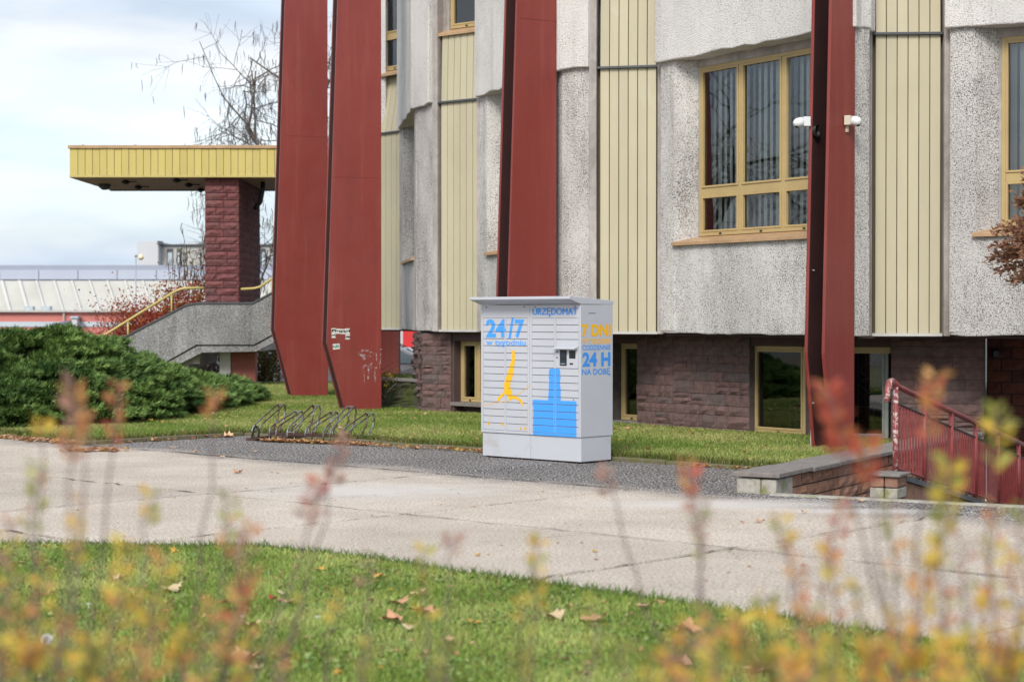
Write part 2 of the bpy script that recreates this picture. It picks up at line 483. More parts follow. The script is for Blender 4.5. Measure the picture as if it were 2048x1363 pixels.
# ---------------------------------------------------------------- geometry helpers
class MB:
    """Collects shapes in world space; build() links them as ONE mesh object."""
    def __init__(self):
        self.v, self.f = [], []
    def add(self, verts, faces):
        k = len(self.v)
        self.v += [tuple(p) for p in verts]
        self.f += [tuple(i + k for i in q) for q in faces]
        return self
    def prism(self, poly, z0, z1):
        """Vertical prism over a plan polygon; z0 / z1 may be lists, one per corner."""
        n = len(poly)
        a = z0 if isinstance(z0, (list, tuple)) else [z0] * n
        b = z1 if isinstance(z1, (list, tuple)) else [z1] * n
        ar = sum(poly[i][0] * poly[(i + 1) % n][1] - poly[(i + 1) % n][0] * poly[i][1] for i in range(n))
        if ar < 0:
            poly, a, b = poly[::-1], list(a)[::-1], list(b)[::-1]
        vs = [(p[0], p[1], a[i]) for i, p in enumerate(poly)] + [(p[0], p[1], b[i]) for i, p in enumerate(poly)]
        fs = [tuple(range(n))[::-1], tuple(range(n, 2 * n))]
        fs += [(i, (i + 1) % n, n + (i + 1) % n, n + i) for i in range(n)]
        return self.add(vs, fs)
    def box(self, x0, x1, y0, y1, z0, z1):
        return self.prism([(x0, y0), (x1, y0), (x1, y1), (x0, y1)], z0, z1)
    def tube(self, pts, r, n=6, cap=True):
        pts = [Vector(p) for p in pts]
        rs = r if isinstance(r, (list, tuple)) else [r] * len(pts)
        ref = None
        vs, fs = [], []
        for i, p in enumerate(pts):
            t = (pts[min(i + 1, len(pts) - 1)] - pts[max(i - 1, 0)]).normalized()
            if ref is None:
                ref = t.cross(Vector((0, 0, 1)))
                if ref.length < 0.05:
                    ref = t.cross(Vector((1, 0, 0)))
            ref = (ref - t * ref.dot(t)).normalized()
            bi = t.cross(ref)
            for k in range(n):
                a = 2 * math.pi * k / n
                vs.append(p + (ref * math.cos(a) + bi * math.sin(a)) * rs[i])
        for i in range(len(pts) - 1):
            for k in range(n):
                fs.append((i * n + k, i * n + (k + 1) % n, (i + 1) * n + (k + 1) % n, (i + 1) * n + k))
        if cap:
            fs.append(tuple(range(n))[::-1])
            fs.append(tuple(range((len(pts) - 1) * n, len(pts) * n)))
        return self.add(vs, fs)
    def ball(self, c, r, nu=12, nv=8, sq=(1, 1, 1)):
        vs, fs = [], []
        for j in range(nv + 1):
            th = math.pi * j / nv
            for i in range(nu):
                ph = 2 * math.pi * i / nu
                vs.append((c[0] + r * sq[0] * math.sin(th) * math.cos(ph), c[1] + r * sq[1] * math.sin(th) * math.sin(ph), c[2] + r * sq[2] * math.cos(th)))
        for j in range(nv):
            for i in range(nu):
                fs.append((j * nu + i, (j + 1) * nu + i, (j + 1) * nu + (i + 1) % nu, j * nu + (i + 1) % nu))
        return self.add(vs, fs)
    def build(self, name, mat, parent=None, smooth=False, bevel=0.0, segs=2):
        me = bpy.data.meshes.new(name)
        me.from_pydata(self.v, [], self.f)
        return link_mesh(me, name, mat, parent, smooth, bevel, segs)

def link_mesh(me, name, mat, parent=None, smooth=False, bevel=0.0, segs=2):
    me.materials.append(MAT[mat] if isinstance(mat, str) else mat)
    if smooth:
        me.polygons.foreach_set('use_smooth', [True] * len(me.polygons))
    me.update()
    o = bpy.data.objects.new(name, me)
    COL.objects.link(o)
    attach(o, parent)
    if bevel:
        md = o.modifiers.new('bevel', 'BEVEL')
        md.width, md.segments, md.limit_method = bevel, segs, 'ANGLE'
        md.angle_limit = math.radians(40)
    return o

def attach(o, parent):
    if parent is not None:
        o.parent = parent
        if parent.type == 'EMPTY':
            o.matrix_parent_inverse = Matrix.Translation(-Vector(parent.location))

def thing(name, label, cat, loc=(0, 0, 0), group=None):
    o = bpy.data.objects.new(name, None)
    o.empty_display_size = 0.2
    COL.objects.link(o)
    o.location = loc
    tag(o, label, cat, group)
    return o

def tag(o, label=None, cat=None, group=None, kind=None):
    if label: o['label'] = label
    if cat: o['category'] = cat
    if group: o['group'] = group
    if kind: o['kind'] = kind
    return o

def structure(name, label=None, loc=(0, 0, 0)):
    o = bpy.data.objects.new(name, None)
    COL.objects.link(o)
    o.location = loc
    o['kind'] = 'structure'
    if label: o['label'] = label
    return o

def big_mesh(name, V, F, mat, parent=None, colors=None, smooth=False):
    """numpy vertices (n,3) and faces (m,3 or 4) to one object, optional per-vertex colour."""
    me = bpy.data.meshes.new(name)
    V = np.asarray(V, np.float32); F = np.asarray(F, np.int32)
    k = F.shape[1]
    me.vertices.add(len(V)); me.vertices.foreach_set('co', V.ravel())
    me.loops.add(F.size); me.loops.foreach_set('vertex_index', F.ravel())
    me.polygons.add(len(F))
    me.polygons.foreach_set('loop_start', np.arange(0, F.size, k, dtype=np.int32))
    me.polygons.foreach_set('loop_total', np.full(len(F), k, np.int32))
    me.update(calc_edges=True)
    if colors is not None:
        ca = me.color_attributes.new(name='Col', type='FLOAT_COLOR', domain='POINT')
        c4 = np.ones((len(V), 4), np.float32); c4[:, :3] = colors
        ca.data.foreach_set('color', c4.ravel())
    me.validate()
    return link_mesh(me, name, mat, parent, smooth)

class Frame:
    """A vertical wall plane: origin on plan, d runs to the viewer's right along it, n points outwards."""
    def __init__(self, a, b):
        self.o = Vector(a[:2]); e = Vector(b[:2]) - self.o
        self.L = e.length; self.d = e / self.L
        self.n = Vector((self.d.y, -self.d.x))
    def p(self, s, o=0.0):
        q = self.o + self.d * s + self.n * o
        return (q.x, q.y)
    def p3(self, s, o, z):
        q = self.p(s, o)
        return (q[0], q[1], z)
    def rect(self, s0, s1, o0, o1):
        return [self.p(s0, o0), self.p(s1, o0), self.p(s1, o1), self.p(s0, o1)]
    def s_at(self, px, o=0.0):
        """Distance along the wall of the point that the photograph shows in column px."""
        r = (px - 1024) / FPX
        q = self.o + self.n * o
        return (r * q.y - q.x) / (self.d.x - r * self.d.y)
    def z_at(self, px, py, o=0.0):
        return EYE - (py - HOR) / FPX * self.p(self.s_at(px, o), o)[1]

def at(px, Y):
    return ((px - 1024) / FPX * Y, Y)
def gpt(px, py, z=0.0):
    Y = (EYE - z) * FPX / (py - HOR)
    return ((px - 1024) / FPX * Y, Y)
def zat(py, Y):
    return EYE - (py - HOR) / FPX * Y

def rock(F, s0, s1, z0, z1, o0, depth, name, mat, parent, rough=0.018, nx=3, nz=2, rnd=random):
    """One rock-faced stone: flat margins, an uneven bulging face."""
    vs, fs = [], []
    for j in range(nz + 1):
        for i in range(nx + 1):
            edge = i in (0, nx) or j in (0, nz)
            u, w = i / nx, j / nz
            if not edge:
                u += rnd.uniform(-0.12, 0.12); w += rnd.uniform(-0.12, 0.12)
            dep = depth * (0.45 if edge else 1.0) + rnd.uniform(-rough, rough) * (0.4 if edge else 1.2)
            vs.append(F.p3(s0 + (s1 - s0) * u, o0 + dep, z0 + (z1 - z0) * w))
    W = nx + 1
    for j in range(nz):
        for i in range(nx):
            a = j * W + i
            fs.append((a, a + 1, a + 1 + W, a + W))
    k = len(vs)
    per = [i for i in range(W)] + [j * W + nx for j in range(1, nz + 1)] + [nz * W + i for i in range(nx - 1, -1, -1)] + [j * W for j in range(nz - 1, 0, -1)]
    for idx in per:
        i, j = idx % W, idx // W
        vs.append(F.p3(s0 + (s1 - s0) * i / nx, o0, z0 + (z1 - z0) * j / nz))
    m = len(per)
    for a in range(m):
        b = (a + 1) % m
        fs.append((per[b], per[a], k + a, k + b))
    mb = MB(); mb.v, mb.f = vs, fs
    return mb.build(name, mat, parent)

def font_mesh(text, bold=0.02):
    cu = bpy.data.curves.new('tmp', 'FONT')
    cu.body = text
    cu.offset = bold
    cu.resolution_u = 4
    ob = bpy.data.objects.new('tmp', cu)
    COL.objects.link(ob)
    bpy.context.view_layer.update()
    me = bpy.data.meshes.new_from_object(ob)
    bpy.data.objects.remove(ob)
    v = np.array([p.co[:2] for p in me.vertices])
    f = [tuple(p.vertices) for p in me.polygons]
    bpy.data.meshes.remove(me)
    return v, f

def lettering(F, text, s0, s1, z0, z1, o, mat, parent, bold=0.02, name='lettering', doors=False):
    """Flat print on a wall plane, fitted to a box (z0..z1 is the capital height; descenders hang below)."""
    v, f = font_mesh(text, bold)
    ref, _ = font_mesh('H' if text.upper() == text else 'd', bold)
    lo, hi = v[:, 0].min(), v[:, 0].max()
    h0, h1 = ref[:, 1].min(), ref[:, 1].max()
    mb = MB()
    mb.v = [F.p3(s0 + (x - lo) / (hi - lo) * (s1 - s0), o, z0 + (y - h0) / (h1 - h0) * (z1 - z0)) for x, y in v]
    mb.f = f
    if doors:
        sz2 = [(s0 + (x - lo) / (hi - lo) * (s1 - s0), z0 + (y - h0) / (h1 - h0) * (z1 - z0)) for x, y in v]
        return print_mesh(F, [[sz2[i] for i in q] for q in f], o, name, mat, parent)
    return mb.build(name, mat, parent)

def flat_poly(F, pts, o, name, mat, parent, thick=0.0):
    bm = bmesh.new()
    vs = [bm.verts.new(F.p3(s, o, z)) for s, z in pts]
    fc = bm.faces.new(vs)
    fc.normal_update()
    bmesh.ops.triangulate(bm, faces=bm.faces[:], ngon_method='EAR_CLIP')
    me = bpy.data.meshes.new(name)
    bm.to_mesh(me); bm.free()
    return link_mesh(me, name, mat, parent)

def ribbon(F, pts, w, o, mb):
    for (a, b) in zip(pts[:-1], pts[1:]):
        dx, dz = b[0] - a[0], b[1] - a[1]
        l = math.hypot(dx, dz) or 1
        nx, nz = -dz / l * w / 2, dx / l * w / 2
        mb.add([F.p3(a[0] + nx, o, a[1] + nz), F.p3(a[0] - nx, o, a[1] - nz), F.p3(b[0] - nx, o, b[1] - nz), F.p3(b[0] + nx, o, b[1] + nz)], [(0, 1, 2, 3)])
    return mb

def clip(poly, nx, ny, c):
    """Keep the part of a plan polygon where nx*x + ny*y <= c."""
    out = []
    for i, p in enumerate(poly):
        q = poly[(i + 1) % len(poly)]
        dp, dq = nx * p[0] + ny * p[1] - c, nx * q[0] + ny * q[1] - c
        if dp <= 0:
            out.append(p)
        if dp * dq < 0:
            t = dp / (dp - dq)
            out.append((p[0] + (q[0] - p[0]) * t, p[1] + (q[1] - p[1]) * t))
    return out

def inside(poly, P):
    """Vectorised point-in-polygon."""
    x, y = P[:, 0], P[:, 1]
    r = np.zeros(len(P), bool)
    n = len(poly)
    for i in range(n):
        x1, y1 = poly[i]; x2, y2 = poly[(i + 1) % n]
        c = (y1 > y) != (y2 > y)
        with np.errstate(divide='ignore', invalid='ignore'):
            r ^= c & (x < (x2 - x1) * (y - y1) / (y2 - y1 + 1e-12) + x1)
    return r

def vnoise(P, scale, seed=0.0):
    return np.array([mnoise.noise(Vector((p[0] * scale + seed, p[1] * scale - seed, seed * 0.7))) for p in P])

E1, E2 = Vector((0.679, 0.734)), Vector((-0.734, 0.679))      # paving axes: away-right and away-left
def ee(a, b):
    q = E1 * a + E2 * b
    return (q.x, q.y)

# ================================================================ the ground
S1, S2, SO = Vector((0.489, 0.872)), Vector((0.872, -0.489)), Vector((2.55, 17.85))   # basement stair: away, right, near corner
def sp(a, b):
    q = SO + S2 * a + S1 * b
    return (q.x, q.y)
def keep_near(poly):                 # nearer than the top edge of the stairwell
    return clip(poly, S1.x, S1.y, SO.dot(S1))
def keep_far(poly):
    return clip(poly, -S1.x, -S1.y, -SO.dot(S1))
def keep_left(poly, off=-0.40):      # lawn side of the stairwell wall
    return clip(poly, S2.x, S2.y, SO.dot(S2) + off)
PIT_W = 2.75

mb = MB()
big = [(-60, -20), (60, -20), (60, 48), (-60, 48)]
mb.prism(keep_near(big), -0.16, -0.12)
mb.prism(keep_left(keep_far(big)), -0.16, -0.12)
mb.prism(clip(keep_far(big), -S2.x, -S2.y, -(SO.dot(S2) + PIT_W)), -0.16, -0.12)
tag(mb.build('ground', 'soil'), 'brown soil under the paving and the lawns', kind='structure')
mb = MB()
for x0, x1, y0, y1 in ((-900, 900, 48, 1500), (-900, -60, -400, 48), (60, 900, -400, 48), (-60, 60, -400, -20)):
    mb.add([(x0, y0, -0.66), (x1, y0, -0.66), (x1, y1, -0.66), (x0, y1, -0.66)], [(0, 1, 2, 3)])
tag(mb.build('terrain', 'asphalt'), 'flat street level ground reaching to the horizon', kind='structure')

pave = structure('pavement', 'pale exposed aggregate concrete slabs of the forecourt')
e1s = [-1.0, 2.0, 5.0, 8.1, 11.1, 14.25, 17.0]
e2s = [-7.6, -4.6, -1.6, 1.6, 4.9, 8.05, 11.55, 14.25, 17.3, 20.95, 24.0, 27.0, 30.0]
mbj = MB()
for i in range(len(e1s) - 1):
    for j in range(len(e2s) - 1):
        if i == 5 and j >= 9:
            continue
        g = 0.013
        poly = [ee(e1s[i] + g, e2s[j] + g), ee(e1s[i + 1] - g, e2s[j] + g), ee(e1s[i + 1] - g, e2s[j + 1] - g), ee(e1s[i] + g, e2s[j + 1] - g)]
        cx = sum(p[0] for p in poly) / 4; cy = sum(p[1] for p in poly) / 4
        if cy < 7 or abs(cx) > 12:
            continue
        zt = random.uniform(-0.004, 0.003)
        a = keep_near(poly); b = keep_left(keep_far(poly))
        for k, q in enumerate((a, b)):
            if len(q) > 2 and abs(sum(q[m][0] * q[(m + 1) % len(q)][1] - q[(m + 1) % len(q)][0] * q[m][1] for m in range(len(q)))) > 0.05:
                MB().prism(q, -0.11, zt).build('slab', 'pavement', pave, bevel=0.006, segs=1)
for q in (keep_near([(-14, 4), (14, 4), (14, 34), (-14, 34)]), keep_left(keep_far([(-14, 4), (14, 4), (14, 34), (-14, 34)]))):
    mbj.prism(q, -0.119, -0.022)
mbj.build('joint_filling', 'joint', pave)

# cracks with dirt and weeds along two joints, and hairline cracks
def crack(pts, w, seed):
    r = random.Random(seed)
    m = MB(); prev = None
    n = 60
    for k in range(n + 1):
        t = k / n * (len(pts) - 1); i = min(int(t), len(pts) - 2); u = t - i
        x = pts[i][0] * (1 - u) + pts[i + 1][0] * u + r.uniform(-0.02, 0.02)
        y = pts[i][1] * (1 - u) + pts[i + 1][1] * u + r.uniform(-0.03, 0.03)
        ww = w * r.uniform(0.3, 1.2)
        cur = ((x - ww, y, 0.007), (x + ww, y + ww, 0.007))
        if prev:
            m.add([prev[0], prev[1], cur[1], cur[0]], [(0, 1, 2, 3)])
        prev = cur
    return m
crack([ee(5.2, 8.03), ee(14.2, 8.07)], 0.014, 1).build('crack', 'joint', pave)
crack([ee(14.25, 21), ee(14.25, 11)], 0.018, 2).build('crack', 'joint', pave)
crack([ee(5.2, 11.56), ee(14.2, 11.54)], 0.009, 5).build('crack', 'joint', pave)
crack([ee(8.3, 14.26), ee(14.2, 14.25)], 0.010, 6).build('crack', 'joint', pave)
crack([ee(11.1, 4.9), ee(11.1, 17.3)], 0.009, 7).build('crack', 'joint', pave)
crack([ee(8.1, 8.0), ee(8.1, 17.3)], 0.008, 8).build('crack', 'joint', pave)
crack([ee(8.3, 10.2), ee(11.0, 9.4)], 0.006, 3).build('crack', 'joint', pave)
crack([ee(11.2, 13.1), ee(14.1, 12.7)], 0.006, 4).build('crack', 'joint', pave)

LZ = 0.05
lawn_a = keep_left(clip(clip([ee(17.08, -8), ee(48, -8), ee(48, 60), ee(17.08, 60)], 0, 1, 47.9), -1, 0, 40))
lawn_b = [ee(14.43, 21.03), ee(17.08, 21.03), ee(17.08, 60), ee(14.43, 60)]
mb = MB().prism(lawn_a, -0.1, LZ).prism(lawn_b, -0.1, LZ - 0.0005)
tag(mb.build('lawn_ground', 'lawn'), 'turf of the lawn in front of the round building', kind='structure')

kerb = structure('kerb', 'low weathered concrete kerb stones along the far lawn')
def kerb_run(a, b, n):
    A, B = Vector(a), Vector(b); F = Frame(A, B); st = F.L / n
    for k in range(n):
        z = 0.048 + random.uniform(-0.014, 0.010)
        MB().prism(F.rect(k * st + 0.006, (k + 1) * st - 0.006, -0.05 + random.uniform(-0.008, 0.008), 0.06), -0.1, z).build('kerb_stone', 'kerb', kerb, bevel=0.012)
kerb_run(ee(17.03, 20.98), ee(17.03, 11.35), 10)
kerb_run(ee(14.40, 21.0), ee(16.95, 21.0), 3)
kerb_run(ee(14.38, 32.0), ee(14.38, 21.06), 11)

NEAR = [(-9, 13.9), (-3.7, 13.5), (-1.9, 13.4), (-1.0, 12.75), (-0.4, 12.05), (0.2, 11.5), (0.81, 10.9), (1.4, 10.25), (2.0, 9.6), (2.7, 8.8), (3.6, 7.6), (4.5, 5.0), (5.0, -8), (-9, -8)]
mb = MB()
mb.v = [(x, y, 0.03) for x, y in NEAR] + [(x, y, -0.1) for x, y in NEAR]
n = len(NEAR)
bm = bmesh.new()
vs = [bm.verts.new(p) for p in mb.v[:n]]
bm.faces.new(vs); bmesh.ops.triangulate(bm, faces=bm.faces[:])
lo = [bm.verts.new(p) for p in mb.v[n:]]
for k in range(n):
    bm.faces.new((vs[k], vs[(k + 1) % n], lo[(k + 1) % n], lo[k]))
bmesh.ops.recalc_face_normals(bm, faces=bm.faces[:])
me = bpy.data.meshes.new('near_lawn_ground'); bm.to_mesh(me); bm.free()
tag(link_mesh(me, 'near_lawn_ground', 'lawn'), 'turf of the curved lawn nearest the viewer', kind='structure')

def blades(name, P, z, hmin, hmax, w, label, palette, pscale, lean=0.5, parent=None):
    n = len(P)
    h = RNG.uniform(hmin, hmax, n) * RNG.choice([0.7, 1.0, 1.15], n)
    a = RNG.uniform(0, 2 * np.pi, n)
    l = RNG.uniform(0.1, 1.0, n) * lean * h
    fa = RNG.uniform(0, 2 * np.pi, n)
    ww = w * RNG.uniform(0.6, 1.3, n)
    base = np.column_stack([P, np.full(n, z)])
    t = np.column_stack([np.cos(fa), np.sin(fa), np.zeros(n)]) * ww[:, None]
    mid = base + np.column_stack([np.cos(a) * l * 0.35, np.sin(a) * l * 0.35, h * 0.6])
    tip = base + np.column_stack([np.cos(a) * l, np.sin(a) * l, h])
    V = np.stack([base - t, base + t, mid + t * 0.75, mid - t * 0.75, tip], 1).reshape(-1, 3)
    k = np.arange(n)[:, None] * 5
    F = np.concatenate([k + [0, 1, 2], k + [0, 2, 3], k + [3, 2, 4]])
    pal = np.array(palette)
    m = np.clip(0.5 + 0.9 * vnoise(P, pscale, 3.3) + RNG.normal(0, 0.22, n), 0, 0.999)
    q = m * (len(pal) - 1); i = q.astype(int); u = (q - i)[:, None]
    c = pal[i] * (1 - u) + pal[np.minimum(i + 1, len(pal) - 1)] * u
    c = c * RNG.uniform(0.75, 1.25, (n, 1))
    dry = RNG.random(n) < 0.06
    c[dry] = np.array([0.30, 0.24, 0.11]) * RNG.uniform(0.7, 1.2, (dry.sum(), 1))
    o = big_mesh(name, V, F, 'grass', parent, np.repeat(c, 5, 0))
    return tag(o, label, 'grass', kind='stuff')

# near lawn: dense short blades where the picture shows them
P = np.column_stack([RNG.uniform(-3.9, 3.4, 330000), RNG.uniform(7.9, 13.7, 330000)])
P = P[inside(NEAR, P) & (np.abs(P[:, 0]) < P[:, 1] * 0.2768 + 0.25)]
pn = vnoise(P, 3.2, 8.8)
P = P[(pn > -0.30) | (RNG.random(len(P)) < 0.35)]
blades('near_grass', P, 0.025, 0.022, 0.048, 0.0046, 'bright green mown grass of the curved lawn in the foreground',
       [(0.175, 0.265, 0.048), (0.30, 0.40, 0.088), (0.47, 0.52, 0.175)], 1.6, 0.9)
# ragged overhanging edge of the near lawn
ed = []
for a, b in zip(NEAR[:11], NEAR[1:12]):
    L = math.dist(a, b)
    for _ in range(int(L * 900)):
        u = random.random()
        ed.append((a[0] + (b[0] - a[0]) * u + random.gauss(0, 0.03), a[1] + (b[1] - a[1]) * u + random.gauss(0, 0.03)))
blades('lawn_edge_grass', np.array(ed), 0.0, 0.04, 0.10, 0.0045, 'longer green grass tufts along the paving edge of the near lawn',
       [(0.075, 0.16, 0.02), (0.12, 0.22, 0.03)], 2.0, 0.9)
# far lawn
P = np.column_stack([RNG.uniform(-11, 5, 900000), RNG.uniform(19.5, 47, 900000)])
ok = (inside(lawn_a, P) | inside(lawn_b, P)) & (np.abs(P[:, 0]) < P[:, 1] * 0.2768 + 0.3)
ok &= RNG.random(len(P)) < np.clip(1.35 - (P[:, 1] - 21) / 24, 0.3, 1)
P = P[ok]
blades('far_grass', P, LZ - 0.005, 0.020, 0.045, 0.007, 'yellowish green lawn grass between the kerb and the round building',
       [(0.165, 0.265, 0.044), (0.275, 0.345, 0.085), (0.42, 0.43, 0.15)], 0.8, 0.9)
ed = []
for a, b in ((ee(17.1, 21), ee(17.1, 11.4)), (ee(14.48, 21.05), ee(17.0, 21.05)), (ee(14.48, 30), ee(14.48, 21.1))):
    L = math.dist(a, b)
    for _ in range(int(L * 500)):
        u = random.random()
        ed.append((a[0] + (b[0] - a[0]) * u + random.gauss(0, 0.03), a[1] + (b[1] - a[1]) * u + random.gauss(0, 0.03)))
blades('kerb_grass', np.array(ed), 0.04, 0.04, 0.10, 0.006, 'grass tufts growing over the kerb of the far lawn',
       [(0.11, 0.15, 0.03), (0.17, 0.18, 0.05)], 2.0, 0.9)

# ================================================================ the round building
Z0, Z1, ZL, ZU = 1.468, 5.40, 5.42, 8.3         # underside of the upper storey, ledge, lintel, top built
bld = thing('office_building', 'round office building with white roughcast bays and cream board panels on a red stone base', 'building', (4.0, 34.0, 0))
PLr = at(799, 36.8)
PLl = (PLr[0] - 0.92 * 0.643, PLr[1] + 0.92 * 0.766)
panels = [(PLl, PLr), (at(877, 31.95), at(953, 31.4)), (at(1198, 27.5), at(1311, 27.3)), (at(1751, 24.2), at(1882, 24.15))]
bays = [(at(804, 36.72), at(833, 33.0), at(866, 32.25)), (at(960, 31.25), (0.77, 27.9), at(1182, 27.6)),
        (at(1320, 27.1), (4.33, 23.72), at(1738, 24.2))]
b0 = at(1897, 24.0); b0A = (b0[0] + 0.812 * 3.9, b0[1] - 0.583 * 3.9)
bays.append((b0, b0A, (b0A[0] + 0.7, b0A[1] + 0.25)))

def window(F, s0, s1, z0, z1, mull, trans, o, parent, blinds=None, fw=0.055, mat='gold', glass='glass', sill=None, opener=True, room=True, white_upto=-1):
    """Frame with mullions and transoms; panes, blinds, sill and the dim room behind are its sub-parts."""
    fr = MB()
    d0, d1 = o - 0.06, o
    fr.prism(F.rect(s0, s0 + fw, d0, d1), z0, z1).prism(F.rect(s1 - fw, s1, d0, d1), z0, z1)
    fr.prism(F.rect(s0 + fw, s1 - fw, d0, d1), z0, z0 + fw).prism(F.rect(s0 + fw, s1 - fw, d0, d1), z1 - fw, z1)
    cs = [s0 + fw] + list(mull) + [s1 - fw]
    zs = [z0 + fw] + list(trans) + [z1 - fw]
    for m in mull:
        fr.prism(F.rect(m - 0.04, m + 0.04, d0, d1 - 0.004), z0 + fw, z1 - fw)
    edges = []
    for k in range(len(cs) - 1):
        a = cs[k] + (0.04 if k else 0); b = cs[k + 1] - (0.04 if k < len(cs) - 2 else 0)
        for t in trans:
            fr.prism(F.rect(a, b, d0, d1 - 0.007), t - 0.06, t + 0.06)
        for q in range(len(zs) - 1):
            c = zs[q] + (0.06 if q else 0); e = zs[q + 1] - (0.06 if q < len(zs) - 2 else 0)
            edges.append((a, b, c, e))
            for r in ((a, a + 0.03, c, e), (b - 0.03, b, c, e)):      # sash bead
                fr.prism(F.rect(r[0], r[1], d0 + 0.02, d1 + 0.008), r[2], r[3])
            for r in ((c, c + 0.03), (e - 0.03, e)):
                fr.prism(F.rect(a + 0.03, b - 0.03, d0 + 0.02, d1 + 0.008), r[0], r[1])
    win = fr.build('window', mat, parent, bevel=0.004, segs=1)
    for a, b, c, e in edges:
        MB().add([F.p3(a + 0.03, o - 0.033, c + 0.03), F.p3(b - 0.03, o - 0.033, c + 0.03), F.p3(b - 0.03, o - 0.033, e - 0.03), F.p3(a + 0.03, o - 0.033, e - 0.03)], [(0, 1, 2, 3)]).build('pane', glass, win)
    if opener:
        for k in range(len(cs) - 1):
            x = (cs[k] + cs[k + 1]) / 2
            MB().prism(F.rect(x - 0.025, x + 0.025, o, o + 0.006), z0 + 0.015, z0 + 0.04).build('drain_cap', 'black', win)
    if blinds:
        x = s0 + 0.08; k = 0
        while x < s1 - 0.1:
            closed = blinds == 'closed'
            ang = -math.radians(random.uniform(9, 20)) if not closed else math.radians(random.uniform(4, 12))
            c, sn = math.cos(ang) * 0.05, math.sin(ang) * 0.05
            y = o - 0.22
            m = 'blind_white' if x < white_upto else 'blind'
            MB().prism([F.p(x - c, y + sn), F.p(x + c, y - sn), F.p(x + c, y - sn - 0.003), F.p(x - c, y + sn - 0.003)], z0 + 0.06, z1 - 0.02).build('blind_slat', m, win)
            x += 0.098 if closed else 0.125; k += 1
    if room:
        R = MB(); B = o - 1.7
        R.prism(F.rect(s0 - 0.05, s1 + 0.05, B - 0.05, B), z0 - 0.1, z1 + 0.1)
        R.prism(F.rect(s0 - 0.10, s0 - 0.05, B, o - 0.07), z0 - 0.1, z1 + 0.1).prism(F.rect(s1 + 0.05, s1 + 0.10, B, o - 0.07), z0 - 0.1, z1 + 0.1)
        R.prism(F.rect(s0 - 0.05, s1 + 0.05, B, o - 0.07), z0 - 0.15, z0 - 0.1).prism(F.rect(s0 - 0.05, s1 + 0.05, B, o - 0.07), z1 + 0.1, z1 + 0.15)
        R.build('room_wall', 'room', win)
    if sill:
        oo, dz, sm = sill
        sl = MB()
        A = F.rect(s0 - 0.28, s1 + 0.05, o - 0.02, oo)
        sl.prism(A, [z0 - 0.10, z0 - 0.10, z0 - 0.135, z0 - 0.135], [z0 - 0.004, z0 - 0.004, z0 - 0.085, z0 - 0.085])
        sl.build('sill', sm, win, bevel=0.004, segs=1)
    return win

def wavy_wall(F, s0, s1, z0, z1, o0, o1, name, mat, parent, wob=0.012, step=0.22, seed=1):
    """Roughcast slab whose lower arris is uneven, as hand-thrown render leaves it."""
    n = max(2, int((s1 - s0) / step))
    m = MB(); vs = []; fs = []
    r = random.Random(seed)
    for k in range(n + 1):
        s = s0 + (s1 - s0) * k / n
        dz = r.uniform(-wob, wob); do = r.uniform(-wob, wob) * 0.6
        vs += [F.p3(s, o1 + do, z0 + dz), F.p3(s, o1 + do * 0.3, z1), F.p3(s, o0, z1), F.p3(s, o0, z0 + dz * 0.5)]
    for k in range(n):
        a, b = 4 * k, 4 * k + 4
        for q in range(4):
            fs.append((a + q, b + q, b + (q + 1) % 4, a + (q + 1) % 4))
    fs.append((3, 2, 1, 0)); fs.append((4 * n, 4 * n + 1, 4 * n + 2, 4 * n + 3))
    m.v, m.f = vs, fs
    bm = bmesh.new()
    me = bpy.data.meshes.new(name)
    me.from_pydata(vs, [], fs)
    bm.from_mesh(me); bmesh.ops.recalc_face_normals(bm, faces=bm.faces[:]); bm.to_mesh(me); bm.free()
    return link_mesh(me, name, mat, parent, bevel=0.018, segs=2)

